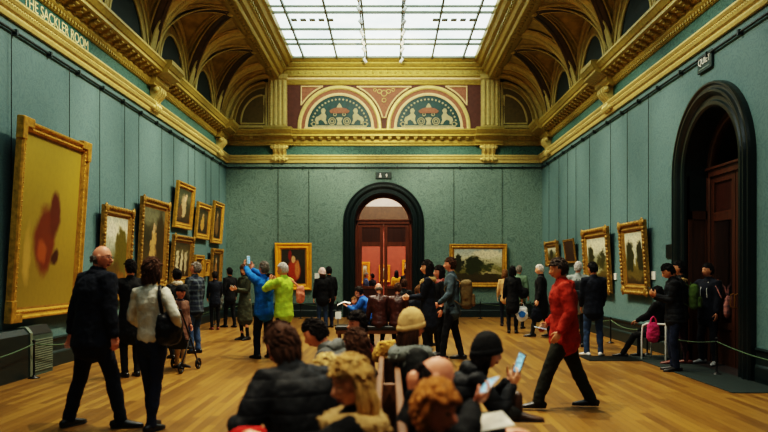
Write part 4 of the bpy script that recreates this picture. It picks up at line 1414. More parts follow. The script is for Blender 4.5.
def hair_shell(s, style, mat, root, lod, hat=False):
    hs = s.hs; M = s.HM
    mb = MB()
    seed = random.random() * 50
    hatf = .35 if hat else 1.0
    th = {'short': .012, 'crop': .007, 'bob': .022, 'long': .018, 'curly': .020, 'bun': .012, 'bald': .006, 'wavy': .022, 'tied': .014}[style]
    lowb = {'short': -.62, 'crop': -.5, 'bob': -1.2, 'long': -1.2, 'curly': -.75, 'bun': -.6, 'bald': -.6, 'wavy': -1.2, 'tied': -.6}[style]
    def fn(d, q):
        a, b, c = d
        x, y, z = q
        if c < 0:
            t = -c
            x *= 1 - .22 * t ** 1.6
            if b < 0: y *= 1 - .35 * t
        cov = 1.0
        front = b - .30 * abs(a)
        line = .48 - .10 * abs(a)
        if b > .15 and c < line + (b - .6) * .15 * 0: 
            cov = max(0, min(1, (c - (line - .12)) / .12)) if b > .35 else max(cov * 0, min(1, max((c - (line - .12)) / .12, 1 - (b - .15) / .2)))
        if style in ('short', 'crop', 'bald', 'bun', 'tied') and b > -.15 and c < -.05: cov = min(cov, max(0, 1 - (b + .15) / .2))
        if c < lowb: cov = min(cov, max(0, 1 + (c - lowb) / .12))
        if style == 'bald' and c > .02: cov = min(cov, max(0, 1 - (c - .02) / .15))
        if style == 'bald' and b > .3: cov = 0
        nz = mnoise.noise(V((a * 6 + seed, b * 6, c * 3))) * .006 + mnoise.noise(V((a * 16 + seed, b * 16, c * 6))) * .003
        if style in ('curly', 'wavy'): nz = nz * 2.2 + mnoise.noise(V((a * 11 + seed, b * 11, c * 11))) * .008
        if c > -.05: nz *= hatf
        k = 1 + (th * (hatf if c > 0 else 1) + nz) / .095 if cov >= 1 else 1 + ((th + nz) * cov - .020 * (1 - cov)) / .095
        return V((x, y, z)) * k
    mb.ball((0, -.004 * hs, .004 * hs), (.075 * hs, .096 * hs, .117 * hs), 40, 28, M, fn)
    if style in ('bob', 'long', 'wavy'):
        drop = {'bob': -.13, 'long': -.30, 'wavy': -.21}[style]
        for i in range(17):
            a = rad(-30 - i * 300 / 16 + 90 + 150 - 0) if False else rad(200 - 30 + (i - 8) * 13.5 + 100)
            a = rad(270 + (i - 8) * 11.6)
            cx_, cy_ = math.cos(a) * .074 * hs, math.sin(a) * .088 * hs
            jx, jy = random.uniform(-.012, .012), random.uniform(-.012, .012)
            dz = drop * hs * random.uniform(.86, 1.05)
            out = 1.04 if style != 'wavy' else 1.12
            P = [M @ V(p) for p in ((cx_ * .95, cy_ * .95, .05 * hs), (cx_ * 1.08, cy_ * 1.06, -.03 * hs), (cx_ * out + jx, cy_ * out + jy - .005, dz * .6), (cx_ * .95 + jx * 1.5, cy_ * .98 + jy, dz))]
            mb.tube(P, [.016 * hs, .021 * hs, .022 * hs, .010 * hs], n=7)
    if style == 'curly':
        for i in range(150):
            th_ = random.uniform(0, 2 * PI); c = random.uniform(-.75, 1)
            r = math.sqrt(1 - c * c); d = V((math.cos(th_) * r, math.sin(th_) * r, c))
            if d.y > .02 and c < .46: continue
            q = V((d.x * .086 * hs, d.y * .106 * hs, d.z * .125 * hs))
            mb.ball(q, random.uniform(.014, .026) * hs, 7, 5, M)
    if style != 'curly':
        nt = {'bald': 30}.get(style, 130 if lod != 'far' else 60)
        made = 0
        while made < nt:
            t_ = random.uniform(0, 2 * PI); c = random.uniform(-.55, 1)
            r = math.sqrt(1 - c * c); d = V((math.cos(t_) * r, math.sin(t_) * r, c))
            if d.y > .1 and c < .50: continue
            if hat and c > -.1: continue
            if style in ('short', 'crop', 'bun', 'tied', 'bald') and (c < -.45 or (c < 0 and d.y > -.3)): continue
            if style == 'bald' and c > .05: continue
            made += 1
            kk = 1 + th / .095
            q = V((d.x * .075 * kk, d.y * .096 * kk - .004, d.z * .117 * kk + .004)) * hs
            tn = V((random.uniform(-.5, .5), -.45 + random.uniform(-.5, .3), -.75 if c < .6 else -.1 + random.uniform(-.3, .3)))
            tn = (tn - d * tn.dot(d)).normalized()
            ln = {'crop': .020, 'bald': .018}.get(style, .036) * random.uniform(.7, 1.3) * hs
            mb.tube([M @ (q - d * .004 * hs), M @ (q + tn * ln * .5 + d * .005 * hs), M @ (q + tn * ln - d * random.uniform(-.003, .003) * hs)], [.009 * hs, .008 * hs, .003 * hs], n=5)
    if style == 'bun':
        mb.ball((0, -.105 * hs, .055 * hs), (.042 * hs, .04 * hs, .04 * hs), 12, 8, M)
    if style == 'tied':
        P = [M @ V((0, y * hs, z * hs)) for y, z in ((-.09, .02), (-.125, -.02), (-.13, -.10), (-.115, -.19))]
        mb.tube(P, [.022 * hs, .03 * hs, .028 * hs, .010 * hs], n=9)
    o = mb.build('hair', mat, root, True)
    return o

def hat_shell(s, kind, mat, root, band=None):
    hs = s.hs; M = s.HM
    mb = MB()
    seed = random.random() * 9
    if kind == 'beanie':
        def fn(d, q):
            a, b, c = d
            k = 1.22 + .035 * mnoise.noise(V((a * 4 + seed, b * 4, c * 4)))
            lim = -.12 + .22 * b
            if c < lim: k = 1.22 - min(.4, (lim - c) * 1.3)
            z = q.z * k * (1.12 if c > .3 else 1.0)
            return V((q.x * k, q.y * k, z))
        mb.ball((0, -.006 * hs, .022 * hs), (.078 * hs, .098 * hs, .108 * hs), 36, 24, M, fn)
        o = mb.build('knit_hat', mat, root, True)
        mb = MB()
        pts = [M @ V((math.cos(t) * .090 * hs, math.sin(t) * .112 * hs - .006 * hs, (.008 + .030 * math.sin(t)) * hs)) for t in [2 * PI * i / 40 for i in range(40)]]
        mb.tube(pts, .013 * hs, .026 * hs, n=8, closed=True)
        mb.build('hat_cuff', band or mat, o, True)
    else:
        def fn(d, q):
            a, b, c = d
            k = 1.12
            if c < .12: k = 1.12 - min(.35, (.12 - c) * 1.3)
            return V((q.x * k, q.y * k, q.z * k))
        mb.ball((0, -.004 * hs, .016 * hs), (.076 * hs, .097 * hs, .112 * hs), 30, 20, M, fn)
        mb.ball((0, .115 * hs, .038 * hs), (.062 * hs, .055 * hs, .008 * hs), 16, 6, M)
        o = mb.build('cap', mat, root, True)
    return o

def hood_shell(s, mat, root):
    hs = s.hs; M = s.HM
    mb = MB()
    def fn(d, q):
        a, b, c = d
        k = 1.22
        if b > .42: k = max(.80, 1.22 - (b - .42) * 2.2)
        return V((q.x * k, q.y * k, q.z * (1.12 if c > 0 else 1.25)))
    mb.ball((0, -.012 * hs, .0), (.078 * hs, .098 * hs, .118 * hs), 30, 20, M, fn)
    return mb.build('hood', mat, root, True)

def torus_neck(s, root, mat, r=.085, t=.030, dz=-.01, name='collar', fur=False, flat=1.0, drop=.03):
    k = s.k
    mb = MB()
    c = s.N + s.up * dz * k
    R, Fw = s.right, s.cf
    pts = []
    n = 28
    for i in range(n):
        a = 2 * PI * i / n
        p = c + R * (math.cos(a) * r * k) + Fw * (math.sin(a) * r * .92 * k) - s.up * (drop * k * max(0, math.sin(a)))
        pts.append(p)
    if fur:
        mb.tube(pts, t * k, t * k * flat, n=10, closed=True, side=s.up)
        for i in range(260):
            p = random.choice(pts)
            a = random.uniform(0, 2 * PI); b = random.uniform(-1, 1)
            rr = math.sqrt(1 - b * b)
            dv = V((math.cos(a) * rr, math.sin(a) * rr, b)); ln = random.uniform(.016, .034) * k
            mb.tube([p + dv * t * k * .8, p + dv * (t * k * .9 + ln * .6) - V((0, 0, .006)), p + dv * (t * k * .9 + ln) - V((0, 0, .016))], [.013 * k, .009 * k, .002], n=5)
    else:
        mb.tube(pts, t * k * .6, t * k * flat, n=10, closed=True, side=s.up.cross(R))
    return mb.build(name, mat, root, True)

def top_garment(s, length='hip', thick=1.0, sleeves=1.0, loose=1.07):
    mb = MB(); k = s.k; R = s.right
    w = (.93 if s.female else 1.0) * k * thick
    ex = V((1, 0, 0))
    upP = (s.W - s.P).normalized()
    pts = []; rx = []; ry = []; sd = []
    if s.seated:
        hem = [(s.P - V((0, 0, .06 * k)), .175, .155)]
    elif length == 'waist': hem = [(s.P + upP * .02 * k, .160, .125)]
    elif length == 'hip': hem = [(s.P - V((0, 0, .13 * k)), .170, .140)]
    elif length == 'thigh': hem = [(s.P - V((0, .0, .30 * k)), .185, .160), (s.P - V((0, 0, .10 * k)), .176, .146)]
    else: hem = [(s.P - V((0, 0, .47 * k)), .200, .180), (s.P - V((0, 0, .25 * k)), .188, .162), (s.P - V((0, 0, .08 * k)), .176, .146)]
    for p, a, b in hem: pts.append(p); rx.append(a * w * loose); ry.append(b * w * loose); sd.append(ex)
    for p, a, b in ((s.P + upP * .06 * k, .166, .134), (s.W, .152 if s.female else .160, .122), (s.C, .176, .136), (s.N - s.up * .10 * k, .182, .122), (s.N - s.up * .045 * k, .145, .098), (s.N - s.up * .005 * k, .078, .076), (s.N + s.up * .02 * k, .070, .068)):
        pts.append(p); rx.append(a * w); ry.append(b * w); sd.append(R)
    mb.tube(pts, rx, ry, side=sd, n=22)
    for sh, el, wr in ((s.shL, s.elL, s.wrL), (s.shR, s.elR, s.wrR)):
        f = (wr - el)
        mb.tube([mid(sh, s.N, .55) - s.up * .03 * k, sh - s.up * .005 * k, mid(sh, el, .35), mid(sh, el, .8), el, mid(el, wr, .3), mid(el, wr, .92)],
                [.072 * w, .080 * w, .070 * w, .060 * w, .058 * w, .055 * w, .043 * w], n=14)
    if s.seated and length in ('thigh', 'knee'):
        t = .55 if length == 'thigh' else .9
        for hp, kn in ((s.hipL, s.kneeL), (s.hipR, s.kneeR)):
            mb.tube([hp, mid(hp, kn, t * .6), mid(hp, kn, t)], [.125 * w, .112 * w, .100 * w], n=14)
    return mb
def legs_garment(s, thick=1.0, top=True):
    mb = MB(); k = s.k
    w = (.95 if s.female else 1.0) * k * thick
    ex = V((1, 0, 0))
    upP = (s.W - s.P).normalized()
    q = min(w, 1.02 * k)
    mb.tube([s.P - V((0, 0, .10 * k)), s.P - V((0, 0, .02 * k)), s.P + upP * .08 * k, s.P + upP * .15 * k], [.12 * q, .158 * q, .146 * q, .134 * q], [.10 * q, .118 * q, .110 * q, .102 * q], side=ex, n=20)
    for hp, kn, ft in ((s.hipL, s.kneeL, s.footL), (s.hipR, s.kneeR, s.footR)):
        mb.tube([hp + V((0, 0, .03 * k)), mid(hp, kn, .2), mid(hp, kn, .6), kn, mid(kn, ft, .35), mid(kn, ft, .8), ft - V((0, 0, .015 * k))],
                [.090 * q, .092 * (w + q) / 2, .076 * w, .064 * w, .062 * w, .054 * w, .054 * w], n=14)
    return mb
def shoe(s, side, mat, root, boot=False):
    k = s.k
    ft, toe = (s.footL, s.toeL) if side == 'L' else (s.footR, s.toeR)
    ax = toe.cross(UP)
    mb = MB()
    g = ft - V((0, 0, .085 * k))
    P = [g + toe * d * k + V((0, 0, z * k)) for d, z in ((-.075, .040), (-.04, .045), (.03, .045), (.10, .033), (.16, .026), (.195, .022))]
    mb.tube(P, [.034 * k, .040 * k, .041 * k, .047 * k, .042 * k, .024 * k], [.038 * k, .043 * k, .043 * k, .031 * k, .024 * k, .019 * k], side=ax, n=14)
    mb.tube([g + V((0, 0, .05 * k)), ft + V((0, 0, (.12 if boot else .005) * k))], [.045 * k, .043 * k], n=12)
    o = mb.build('shoe' if not boot else 'boot', mat, root, True)
    mb = MB()
    P = [g + toe * d * k + V((0, 0, .010 * k)) for d in (-.085, -.04, .03, .10, .17, .205)]
    mb.tube(P, [.030 * k, .042 * k, .042 * k, .050 * k, .044 * k, .020 * k], .0105 * k, side=ax, n=12)
    mb.build('sole', M_sole, o, True)
    return o
M_sole = surf('dark sole', (20, 18, 16), .7)

SKINS = {'pale': (226, 168, 132), 'pink': (222, 150, 118), 'tan': (196, 138, 98), 'warm': (212, 146, 102)}
def person(label, x, y, heading, pose, skin='pink', hair=None, top=None, legs=None, shoes=(24, 20, 18), lod='mid', hat=None, glasses=False, collar=None, scarf=None, z=0.0, group='visitors standing in the gallery', fur=None, extra=None, boot=False, hood=None, hoodup=None, under=None):
    """top: (material, length, thickness); legs: (material, thickness)"""
    r = empty('person', (x, y, z), -rad(heading))
    tag(r, label, 'person', group)
    s = skeleton(**pose)
    vox = {'near': .0065, 'mid': .0085, 'far': .0095}[lod]
    cvox = {'near': .011, 'mid': .013, 'far': .014}[lod]
    b = add_body(s).build('body', [skinmat(skin, SKINS[skin]), M_eye, M_lip, M_brow], r)
    pending(b, vox, 1, .5, None, face_after(s))
    if legs:
        o = legs_garment(s, legs[1] if len(legs) > 1 else 1.0).build('trousers', legs[0], r)
        pending(o, cvox, 4, .5, (.11, .028))
    if top:
        o = top_garment(s, top[1], top[2] if len(top) > 2 else 1.0).build('coat' if top[1] in ('thigh', 'knee') else 'jacket' if not (len(top) > 3) else top[3], top[0], r)
        pending(o, cvox, 4, .5, (.09, .026))
    if shoes is not None:
        sm = shoes if not isinstance(shoes, tuple) else surf('shoe leather %d %d %d' % shoes, shoes, .4)
        for sd in 'LR': shoe(s, sd, sm, r, boot)
    if hair: hair_shell(s, hair[0], hair[1], r, lod, bool(hat))
    if hat: hat_shell(s, hat[0], hat[1], r, hat[2] if len(hat) > 2 else None)
    if hoodup: hood_shell(s, hoodup, r)
    if collar: torus_neck(s, r, collar, .078, .042, -.0, 'collar')
    if fur: torus_neck(s, r, fur[0], fur[1], fur[2], -.03, 'fur_collar', True, drop=.05)
    if scarf: torus_neck(s, r, scarf, .080, .040, .015, 'scarf', flat=1.3)
    if hood:                                        # a hood lying on the back
        mb = MB()
        c = s.N - s.cf * .085 * s.k - s.up * .035 * s.k
        mb.ball((0, 0, 0), (.125 * s.k, .060 * s.k, .075 * s.k), 18, 12, Matrix.Translation(c))
        mb.tube([c + s.right * math.cos(a) * .10 * s.k + s.cf * (math.sin(a) * .03 + .03) * s.k + s.up * (.05 + .01 * math.sin(a)) * s.k for a in [PI + PI * i / 12 for i in range(13)]], .024 * s.k, n=8)
        pending(mb.build('hood', hood, r), .012, 3, .5, (.08, .03))
    if glasses:
        mb = MB(); hs = s.hs
        for sg in (-1, 1):
            mb.tube([s.HM @ V((sg * .034 * hs + math.cos(t) * .022 * hs, .096 * hs, .010 * hs + math.sin(t) * .017 * hs)) for t in [2 * PI * i / 16 for i in range(16)]], .0025 * hs, n=5, closed=True)
            mb.tube([s.HM @ V(p) for p in ((sg * .056 * hs, .095 * hs, .014 * hs), (sg * .080 * hs, .06 * hs, .014 * hs), (sg * .083 * hs, -.01 * hs, .008 * hs))], .0025 * hs, n=5)
        mb.tube([s.HM @ V((-.012 * hs, .098 * hs, .012 * hs)), s.HM @ V((.012 * hs, .098 * hs, .012 * hs))], .0025 * hs, n=5)
        mb.build('glasses', M_black, r)
    if extra: extra(s, r)
    s.M = Matrix.Translation((x, y, z)) @ Matrix.Rotation(-rad(heading), 4, 'Z')
    s.root = r
    s.heading = heading
    return s
def wpt(s, p): return s.M @ V(p)
def wdir(s, d): return (s.M.to_3x3() @ V(d)).normalized()

# ------------------------------------------------------------------ things carried
def frame_at(p, xdir, ydir):
    x = xdir.normalized(); y = (ydir - x * ydir.dot(x)).normalized(); z = x.cross(y)
    return Matrix(((x.x, y.x, z.x, p.x), (x.y, y.y, z.y, p.y), (x.z, y.z, z.z, p.z), (0, 0, 0, 1)))
def phone(s, hand, label, c=(24, 24, 26), up=None, face=None, off=(0, 0, 0), screen=(130, 190, 220)):
    hp = s.hand_pos[hand]
    p = wpt(s, hp + V(off))
    u = wdir(s, up if up is not None else s.hdL)
    f = wdir(s, face if face is not None else (0, -1, .5))
    M = frame_at(p, u.cross(f), u)
    e = empty('mobile_phone', (0, 0, 0)); e.matrix_world = M
    tag(e, label, 'phone')
    mb = MB().rbox((-.037, -.075, -.005), (.037, .075, .005), .004); mb.build('case', surf('phone case %d %d %d' % c, c, .35), e)
    t = NT('phone screen %d %d %d' % screen); 
    nn = t.noise(t.coord('Object'), 40, 2)
    colr = t.ramp(nn, [(.35, tuple(int(q * .6) for q in screen)), (.65, screen)])
    t.link(colr, t.b.inputs['Base Color']); t.link(colr, t.b.inputs['Emission Color']); t.b.inputs['Emission Strength'].default_value = .3
    mb = MB().box((-.033, -.068, .005), (.033, .068, .0058)); mb.build('screen', t.m, e)
    return e
def backpack(s, label, m, m2=None, size=(.30, .16, .44), drop=.04, pocket=True):
    k = s.k
    c = s.N - s.up * (.06 + size[2] / 2 + drop) * k - s.cf * (.145 + size[1] / 2) * k
    R, Fw, U = wdir(s, s.right), wdir(s, s.cf), wdir(s, s.up)
    M = frame_at(wpt(s, c), R, Fw)
    e = empty('backpack'); e.matrix_world = M
    tag(e, label, 'backpack')
    a, b, h = size[0] / 2, size[1] / 2, size[2] / 2
    o = MB().rbox((-a, -b, -h), (a, b, h), .07, seg=4).build('pack_body', m, e); pending(o, .014, 3, .5, (.12, .04))
    o = MB().rbox((-a * .78, -b - .05, -h * .85), (a * .78, -b + .03, h * .05), .04, seg=3).build('front_pocket', m2 or m, e); pending(o, .012, 2, .5, (.1, .02))
    for sg in (-1, 1):
        x = sg * a * .55
        d = b + .02
        P = [(x, b - .02, h - .05), (x * 1.1, d + .06, h + .03 - drop * 0), (x * 1.2, d + .19, h - .02), (x * 1.3, d + .27, h - .16), (x * 1.5, d + .20, -h * .1), (x * 1.6, b, -h * .7)]
        P2 = []
        for i in range(len(P) - 1):
            for t in (0, .5): P2.append(V(P[i]).lerp(V(P[i + 1]), t))
        P2.append(V(P[-1]))
        mb = MB(); mb.tube(P2, .022, .008, side=V((1, 0, 0)), n=8); mb.build('shoulder_strap', m2 or m, e, True)
    mb = MB(); mb.tube([(-.04, b - .03, h - .01), (-.03, b - .03, h + .03), (.03, b - .03, h + .03), (.04, b - .03, h - .01)], .008, n=6); mb.build('grab_loop', m2 or m, e)
    return e
def soft_bag(name, label, p, size, m, rotz=0, strap=None, cat='bag', strapmat=None, tilt=0, handles=True):
    """p: where the handles meet; the bag hangs below"""
    e = empty(name, p, rotz); tag(e, label, cat)
    w, d, h = size
    top = -.12 if handles else -.02
    mb = MB()
    pts = [(0, 0, top - h), (0, 0, top - h * .85), (0, 0, top - h * .5), (0, 0, top - h * .15), (0, 0, top)]
    mb.tube(pts, [w * .40, w * .50, w * .51, w * .46, w * .40], [d * .36, d * .5, d * .52, d * .36, d * .14], side=V((1, 0, 0)), n=20)
    o = mb.build('bag_body', m, e); pending(o, .011, 2, .5, (.09, .035))
    if handles:
        for sg in (-1, 1):
            P = [(-w * .25, sg * d * .12, top - .02), (-w * .16, sg * d * .08, top + .08), (0, sg * .006, .0), (w * .16, sg * d * .08, top + .08), (w * .25, sg * d * .12, top - .02)]
            mb = MB(); mb.tube(P, .010, .005, n=7); mb.build('handle', strapmat or m, e, True)
    if strap:
        mb = MB(); mb.tube(strap, .018, .006, n=8); o = mb.build('shoulder_strap', strapmat or m, e, True)
        o.matrix_parent_inverse = Matrix.Identity(4)
        inv = (Matrix.Translation(p) @ Matrix.Rotation(rotz, 4, 'Z')).inverted()
        o.data.transform(inv)
    return e
# ================================================================== the benches
M_bench = surf('varnished oak bench', (104, 66, 31), .62, vary=.3, vscale=3, stretch=(8, .6, 8))
M_leather = surf('dark green bench leather', (24, 26, 24), .45, bump=.3, bscale=60)
bn = empty('bench', (0, 5.05, 0)); tag(bn, 'long back-to-back oak bench down the middle with seated visitors', 'bench')
L2 = 2.75
for sg in (-1, 1):
    mb = MB()
    for z0, z1 in ((.50, .58), (.61, .69), (.72, .80)):
        mb.rbox((sg * .06 - .012, -L2 + .05, z0), (sg * .06 + .012, L2 - .05, z1), .006)
    mb.rbox((sg * .066 - .024, -L2, .80), (sg * .066 + .024, L2, .86), .012)
    mb.build('backrest', M_bench, bn)
    mb = MB().rbox((min(sg * .085, sg * .56), -L2, .37), (max(sg * .085, sg * .56), L2, .44), .02, seg=3); mb.build('seat', M_leather, bn)
    mb = MB().rbox((min(sg * .52, sg * .55), -L2, .29), (max(sg * .52, sg * .55), L2, .37), .005); mb.build('seat_rail', M_bench, bn)
    for y in (-L2 + .06, -L2 / 3, L2 / 3, L2 - .06):
        mb = MB(); mb.tube([(sg * .50, y, .30), (sg * .50, y, .16), (sg * .50, y, .0)], [.032, .028, .022], n=10, cap=False); mb.build('leg', M_bench, bn, True)
    for y in (-L2, L2):
        mb = MB(); mb.rbox((min(sg * .09, sg * .55), y - .025, .62), (max(sg * .09, sg * .55), y + .025, .66), .015); mb.rbox((sg * .51 - .02, y - .02, .43), (sg * .51 + .02, y + .02, .63), .01); mb.build('armrest', M_bench, bn)
mb = MB()
for y in (-L2 + .03, 0, L2 - .03):
    mb = MB().rbox((-.05, y - .03, .0), (.05, y + .03, .82), .008); mb.build('centre_post', M_bench, bn)
bc = empty('bench', (-.15, 15.35, 0)); tag(bc, 'short backless leather bench crosswise in front of the end doorway', 'bench')
mb = MB().rbox((-1.0, -.28, .36), (1.0, .28, .45), .03, seg=3); mb.build('seat', M_leather, bc)
mb = MB(); mb.rbox((-.98, -.26, .28), (.98, .26, .36), .01); mb.build('frame', M_bench, bc)
for x in (-.92, .92):
    for y in (-.2, .2):
        mb = MB(); mb.tube([(x, y, .3), (x, y, 0)], [.03, .022], n=10, cap=False); mb.build('leg', M_bench, bc, True)

# ================================================================== who is in the room
navy = cloth('navy', (16, 22, 34)); black = cloth('black', (13, 14, 16)); ink = cloth('blue black', (18, 24, 36))
puff = cloth('black quilt', (14, 17, 22), 'quilt'); jeans = cloth('dark jeans', (26, 36, 58)); jeans2 = cloth('mid jeans', (52, 72, 100))
char = cloth('charcoal', (34, 36, 36)); greyc = cloth('olive grey', (62, 66, 52)); olive = cloth('olive black', (32, 34, 26))
white_t = cloth('pale grey knit', (206, 202, 184)); check = cloth('navy check', (24, 32, 46), 'check', (76, 86, 92)); blue = cloth('bright blue', (22, 104, 178)); lime = cloth('lime', (166, 200, 60))
redo = cloth('red orange', (148, 40, 20)); sage = cloth('sage', (92, 116, 96)); steel = cloth('steel blue knit', (66, 80, 88)); brownl = cloth('brown leather', (62, 32, 24), 'leather')
tan = cloth('tan', (196, 160, 104)); beige = cloth('beige', (196, 156, 104)); greyj = cloth('grey jersey', (78, 80, 78), 'stripe', (120, 120, 116)); cream = cloth('cream', (214, 200, 172))
pinkc = cloth('pink', (206, 60, 110)); khaki = cloth('khaki brown', (98, 82, 50)); green = cloth('moss green', (74, 96, 44)); maroon = cloth('maroon', (92, 26, 30)); teal = cloth('teal blue', (28, 78, 110)); yellow = cloth('yellow', (206, 164, 40))
furT = cloth('tan fur', (190, 156, 100), 'fur'); furG = cloth('grey fur', (108, 114, 110), 'fur'); furY = cloth('yellow fur', (208, 160, 74), 'fur'); rose = cloth('pale pink knit', (226, 192, 186))
hBr = hairmat('brown', (70, 44, 26)); hDk = hairmat('dark', (30, 22, 18)); hBk = hairmat('black', (16, 14, 14)); hGr = hairmat('grey', (120, 112, 104)); hWh = hairmat('white', (206, 200, 192)); hBl = hairmat('blond', (206, 166, 100)); hGi = hairmat('ginger', (184, 120, 54)); hLb = hairmat('light brown', (112, 78, 44))
trainer = surf('white trainer leather', (216, 214, 208), .5)
boots = surf('chestnut boot leather', (104, 44, 28), .4)
STAND = 'visitors standing in the gallery'; SEAT = 'visitors seated on the long bench'; SEAT2 = 'visitors on the short bench'; FAR = 'visitors in the red room beyond'

def P(px, Y): return gx(px, Y), Y

# ---- standing, left
p1 = person('elderly man in navy jacket and glasses striding past the huge ochre canvas', *P(93, 7.33), 34, dict(H=1.87, feet=((-.27, -.10, 0), (.24, .16, 0)), yaw=54, pitch=8, lean=7, R=(.28, .04, .84), L=(-.27, -.08, .83), palmL=(.3, -.9, 0), toes=(10, 46), curlR=.5),
            'pink', ('bald', hGr), (navy, 'hip', 1.28), (navy, 1.12), (16, 15, 15), 'near', glasses=True, collar=navy)
x, y = P(131, 10.9)
p2 = person('dark-haired person in black coat reaching out beside the woodland painting', x, y, -40, dict(H=1.74, L=(-.34, .30, 1.12), poleL=(-.6, -.4, -.8), curlL=.3, yaw=-12), 'warm', ('short', hDk), (black, 'thigh', 1.05), (black, 1.0), (16, 15, 15), 'mid')
p3 = person('woman in pale grey knit seen from behind with black shoulder bag', *P(151, 7.23), 14, dict(H=1.69, female=True, R=(.26, .10, 1.02), poleR=(.8, -.7, -.2), L=(-.22, .22, 1.06), feet=((-.06, .10, 0), (.05, -.08, 0)), yaw=6),
            'warm', ('bob', hBr), (white_t, 'waist', 1.0, 'jumper'), (jeans, 1.0), (20, 20, 24), 'near')
b0 = wpt(p3, (.225, -.03, 1.21))
soft_bag('shoulder_bag', 'black shoulder bag at the hip of the woman in pale knit', b0, (.32, .13, .28), cloth('bag black', (14, 15, 18), 'leather'), -rad(14) + PI / 2 * .75,
         strap=[wpt(p3, q) for q in ((.20, -.10, 1.14), (.17, -.125, 1.36), (.135, -.06, 1.475), (.15, .04, 1.45), (.21, .10, 1.28), (.235, .09, 1.14))], handles=False)
p4 = person('grey-haired man in checked shirt gazing up at the left wall pictures', *P(195, 14.0), -66, dict(H=1.74, yaw=-18, pitch=-16, R=(.24, .06, .86), L=(-.24, .10, .86)), 'pink', ('short', hGr), (check, 'hip', 1.08, 'shirt'), (jeans2, 1.08), (24, 22, 20), 'mid')
p5 = person('child in dark cap and brown coat standing by the pushchair', *P(180, 11.9), 120, dict(H=1.30, child=True, R=(.2, .16, .95), L=(-.2, .12, .95), yaw=10), 'pink', None, (cloth('dusty brown', (104, 74, 60)), 'thigh', 1.1), (tan, 1.0), (30, 26, 24), 'mid', hat=('cap', black), scarf=cloth('striped scarf', (150, 120, 100), 'stripe', (60, 50, 60)))
p6 = person('dark-haired woman with pale scarf half hidden behind the child in the cap', *P(177, 13.2), -35, dict(H=1.60, female=True, yaw=-10), 'warm', ('bun', hBk), (char, 'hip', 1.0), (black,), (20, 18, 18), 'mid', scarf=cream)
p7 = person('short woman in dark blue top holding a grey coat near the far left corner', *P(215, 19.6), -25, dict(H=1.55, female=True, R=(.20, .24, 1.0), L=(-.18, .28, 1.0)), 'warm', ('short', hDk), (ink, 'hip', 1.05), (black, .95), boots, 'far')
mb = MB(); c = V((.14, .30, .92))
mb.tube([c + V((.0, 0, .12)), c, c - V((0, 0, .18)), c - V((0, .02, .34))], [.10, .16, .15, .11], [.05, .07, .07, .04], side=V((1, 0, 0)), n=16)
o = mb.build('folded_coat', cloth('grey coat', (86, 90, 86)), None); o.matrix_world = p7.M; pending(o, .012, 3, .5, (.08, .05)); tag(o, 'grey coat over the arm of the short woman in dark blue', 'coat')
p8 = person('person all in black beside the short woman in dark blue', *P(230, 20.4), -50, dict(H=1.66, stride=.2), 'warm', ('short', hBk), (black, 'hip', 1.05), (black, 1.0), (16, 15, 15), 'far')
p9 = person('woman in olive grey coat and black tights looking at her phone', *P(245, 16.7), -142, dict(H=1.72, female=True, L=(-.06, .30, 1.22), R=(.08, .30, 1.20), palmL=(.5, -.6, .6), palmR=(-.5, -.6, .6), pitch=12, yaw=-20), 'pale', ('bob', hBr), (greyc, 'knee', 1.0), (black, .78), (18, 17, 17), 'mid', collar=greyc)
phone(p9, 'L', 'phone in the hands of the woman in olive grey coat', (224, 224, 220), up=(0, .6, .6), face=(0, -.6, .6))
p10 = person('man in bright blue jacket holding a phone high to photograph', *P(264, 13.2), -42, dict(H=1.74, L=(-.12, .48, 1.70), R=(.02, .46, 1.66), poleL=(-.7, 0, -.7), poleR=(.8, 0, -.6), palmL=(.6, -.5, .2), palmR=(-.6, -.5, .2), handL=(0, .3, 1), handR=(0, .3, 1), yaw=-14, pitch=-6, feet=((-.13, .03, 0), (.11, -.03, 0))),
             'pink', ('short', hGr), (blue, 'hip', 1.12), (navy, 1.15), (16, 15, 15), 'mid')
phone(p10, 'L', 'white phone raised by the man in bright blue jacket', (226, 226, 224), up=(0, .1, 1), face=(.2, -1, 0), off=(.05, .0, .06))
p11 = person('white-haired man in lime green jacket raising a camera', *P(284, 12.9), -62, dict(H=1.72, L=(-.05, .26, 1.46), R=(.09, .25, 1.44), poleL=(-.8, .1, -.6), poleR=(.8, .1, -.6), palmL=(.8, -.3, .2), palmR=(-.8, -.3, .2), handL=(.2, .5, .8), handR=(-.2, .5, .8), curlL=.7, curlR=.7, pitch=4, yaw=-8),
             'pink', ('crop', hWh), (lime, 'hip', 1.15), (black, 1.1), (16, 15, 15), 'mid')
q = wpt(p11, (.02, .33, 1.545)); cm = empty('camera', q, rad(62)); tag(cm, 'small black camera held up by the man in lime green', 'camera')
mb = MB().rbox((-.055, -.025, -.035), (.055, .025, .035), .01); mb.build('camera_body', M_black, cm)
mb = MB(); mb.tube([(0, .02, 0), (0, .06, 0)], [.028, .026], n=14); mb.build('lens', M_iron, cm, True)
soft_bag('tote_bag', 'salmon pink bag hanging behind the man in lime green', wpt(p11, (.23, -.20, 1.36)), (.17, .10, .28), cloth('salmon', (216, 132, 104)), .5,
         strap=[wpt(p11, v) for v in ((.22, -.21, 1.22), (.20, -.15, 1.36), (.13, -.05, 1.475), (.15, .05, 1.44), (.20, .0, 1.33))], handles=False)
p12 = person('person in black jacket and pale pink knit hat facing the end wall', *P(322.5, 19.8), -18, dict(H=1.63, yaw=-30), 'pale', ('bob', hBr), (black, 'hip', 1.1), (jeans2, 1.05), (18, 18, 20), 'far', hat=('beanie', rose))
p13 = person('dark-haired person in black standing close beside the pale pink hat', *P(329, 20.35), -35, dict(H=1.69), 'warm', ('short', hBk), (black, 'hip', 1.05), (jeans, 1.0), (16, 15, 15), 'far')

